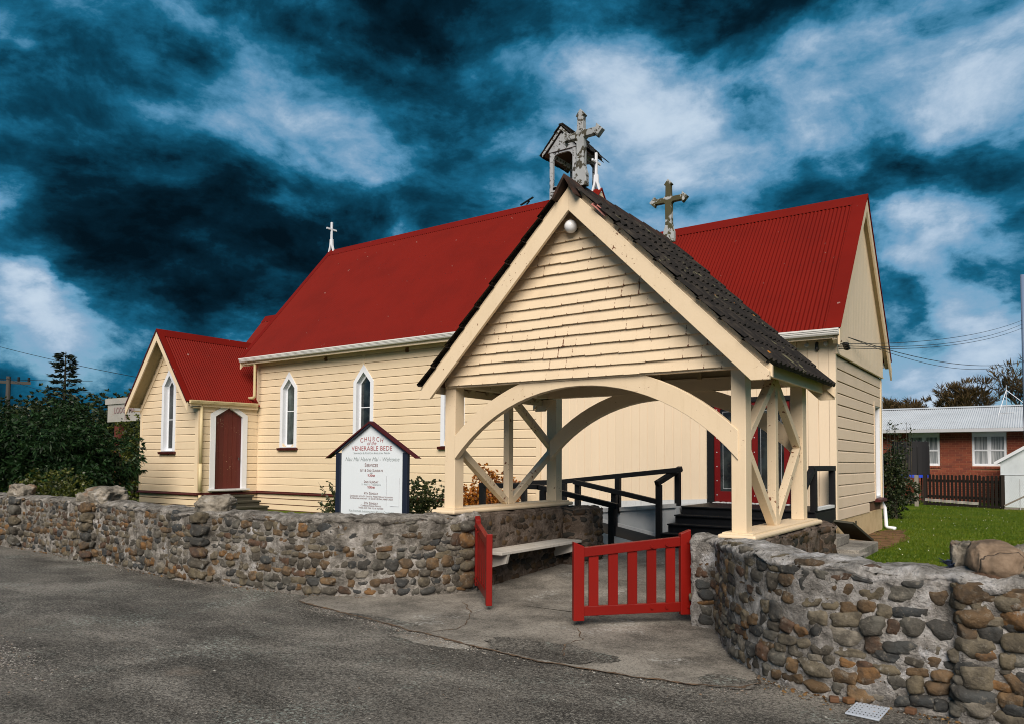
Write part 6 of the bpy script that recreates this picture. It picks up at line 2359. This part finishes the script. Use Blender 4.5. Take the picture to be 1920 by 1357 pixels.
# shed with mesh fence
SH = thing('shed', (-.3, 31.6, 0), 'small white shed with sloping roof edge at the right edge', 'shed')
mb = MB()
mb.prism([(-1.20, 31, .02), (1.6, 31, .02), (1.6, 31, 1.6), (.3, 31, 2.55), (-1.20, 31, 1.68)], (0, 2.2, 0))
mb.build('wall', 'shed_white', SH)
for s in (-1, 1):
    xe = -1.38 if s < 0 else 1.9
    ze = 1.57 if s < 0 else 1.55
    MB().prism([(.3, 30.9, 2.64), (xe, 30.9, ze), (xe, 30.9, ze + .07), (.3, 30.9, 2.72)], (0, 2.4, 0)).build('roof', 'galv', SH)
    MB().prism([(.3, 30.87, 2.60), (xe, 30.87, ze - .04), (xe, 30.87, ze + .075), (.3, 30.87, 2.725)], (0, .028, 0)).build('bargeboard', 'white_paint', SH)
MB().box(-1.205, 1.6, 30.985, 30.998, 1.20, 1.215).build('sheet_joint', 'galv', SH)
MF = thing('wire_fence', (-.4, 29.3, .1), 'diamond mesh wire fence with sloping timber brace by the white shed', 'fence')
mb = MB()
for k in range(40):
    x = -1.05 + k * .055
    for s in (-1, 1):
        a = Vector((x, 29.3, .2))
        b = Vector((x + s * .42, 29.3, 1.05))
        if b.x < -1.05 or b.x > 1.2:
            continue
        mb.bar(a, b, .004, .004, (0, 1, 0))
mb.build('wire_mesh', 'galv', MF, kind='stuff')
MB().tube([(-.62, 29.3, .1), (-.62, 29.3, 1.1)], .012, 5).build('steel_standard', 'galv', MF)
MB().bar((-1.05, 29.33, .22), (.2, 29.33, .95), .05, .09, (0, 1, 0)).build('brace', 'grey_timber', MF)
MB().bar((-1.05, 29.36, .12), (1.2, 29.3, .10), .04, .10).build('bottom_rail', 'grey_timber', MF)
o = MB().tube([(-.435, 30, 0), (-.435, 30, 7.85)], .062, 12).build('steel_pole', 'steel_blue', smooth=True)
props(o, 'tall blue grey steel pole cut by the right edge of the photo', 'pole')


# ------------------------------------------------------------------ poles, wires, lodge sign
def wire(a, b, sag, label, r=.010, n=16):
    a, b = Vector(a), Vector(b)
    pts = [a.lerp(b, i / n) - Vector((0, 0, sag * 4 * (i / n) * (1 - i / n))) for i in range(n + 1)]
    o = MB().tube(pts, r, 5).build('power_line', 'black_metal')
    props(o, label, 'wire', 'overhead wires')
    return o


wire((WX1 + .24, 13.80, 3.60), (-.46, 30, 6.33), .20, 'upper of the three thin wires from the church corner to the steel pole', .006)
wire((WX1 + .24, 13.86, 3.57), (-.46, 30, 6.20), .24, 'middle of the three thin wires from the church corner to the steel pole', .006)
wire((WX1 + .24, 13.92, 3.54), (-.46, 30, 6.07), .22, 'lowest of the three thin wires from the church corner to the steel pole', .006)
wire((WX1 + .07, 14.75, 3.86), (-.44, 30, 4.97), .30, 'slack twisted cable from the church gable to the right edge', .008)
wire((WX1 + .07, 14.75, 3.86), (-.44, 30, 4.99), .42, 'second strand of the slack cable from the church gable', .006)
wire((-52, 18, 8.6), (-30, 18, 4.75), .15, 'long thin wire slanting down the sky at the left edge', .014)
wire((-66, 25, 7.9), (-40, 19, 5.0), .4, 'thin wire from the timber power pole towards the porch', .014)
wire((-90, 22, 10.6), (-44, 21, 6.0), .5, 'long wire passing behind the conifer', .016)
wire((-95, 27, 10.0), (-65.6, 25, 7.6), .4, 'wire ending at the timber power pole at the left edge', .02)
UP = thing('power_pole', (-65.6, 25, 0), 'dark timber power pole with crossarm at the far left', 'power pole')
MB().tube([(-65.6, 25, 0), (-65.6, 25, 7.95)], [.20, .16], 10).build('pole', 'pole_timber', UP)
MB().bar((-66.15, 23.65, 7.50), (-65.05, 26.35, 7.50), .16, .22).build('crossarm', 'pole_timber', UP)
for k in range(5):
    x = -66.1 + k * .25
    MB().tube([(x, 23.75 + k * .62, 7.6), (x, 23.75 + k * .62, 7.95)], .10, 6).build('insulator', 'black_metal', UP)
LS = thing('lodge_sign', (-30.9, 16, .1), 'pale rust streaked lodge sign box on a brown post left of the porch', 'sign')
MB().box(-32.15, -29.0, 16.0, 16.35, 3.12, 3.86).build('sign_box', 'sign_pale', LS)
MB().box(-32.28, -28.9, 15.95, 16.4, 3.86, 4.10).build('cap', 'sign_pale', LS)
MB().box(-31.75, -31.40, 16.1, 16.3, .05, 3.12).build('post', 'red_post', LS)
MB().box(-29.5, -29.2, 16.1, 16.3, .05, 3.12).build('post', 'red_post', LS)
lsb = LS.children[0] if False else [c for c in LS.children if c.name.startswith('sign_box')][0]
text('LODGE MA', -31.60, 15.985, 3.48, .34, 'text_dark', lsb, align='LEFT', sx=.95, off=.008)
text('No', -30.75, 15.985, 3.20, .28, 'text_dark', lsb, align='LEFT', off=.006)
# low hills on the horizon
mb = MB()
rows = []
for j in range(2):
    rows.append([])
for i in range(60):
    a = i / 59
    x = -420 + 330 * a
    y = 120 + 160 * a
    h = 16 + 12 * noise.noise(Vector((a * 6, 0, 0))) + 5 * noise.noise(Vector((a * 19, 1, 0)))
    rows[0].append((x, y, -1))
    rows[1].append((x - 20, y + 30, max(4, h)))
rows.append([(x - 60, y + 90, -1) for (x, y, z) in rows[0]])
mb.grid(rows)
mb.build('hills', 'hill_far', kind='structure', smooth=True)
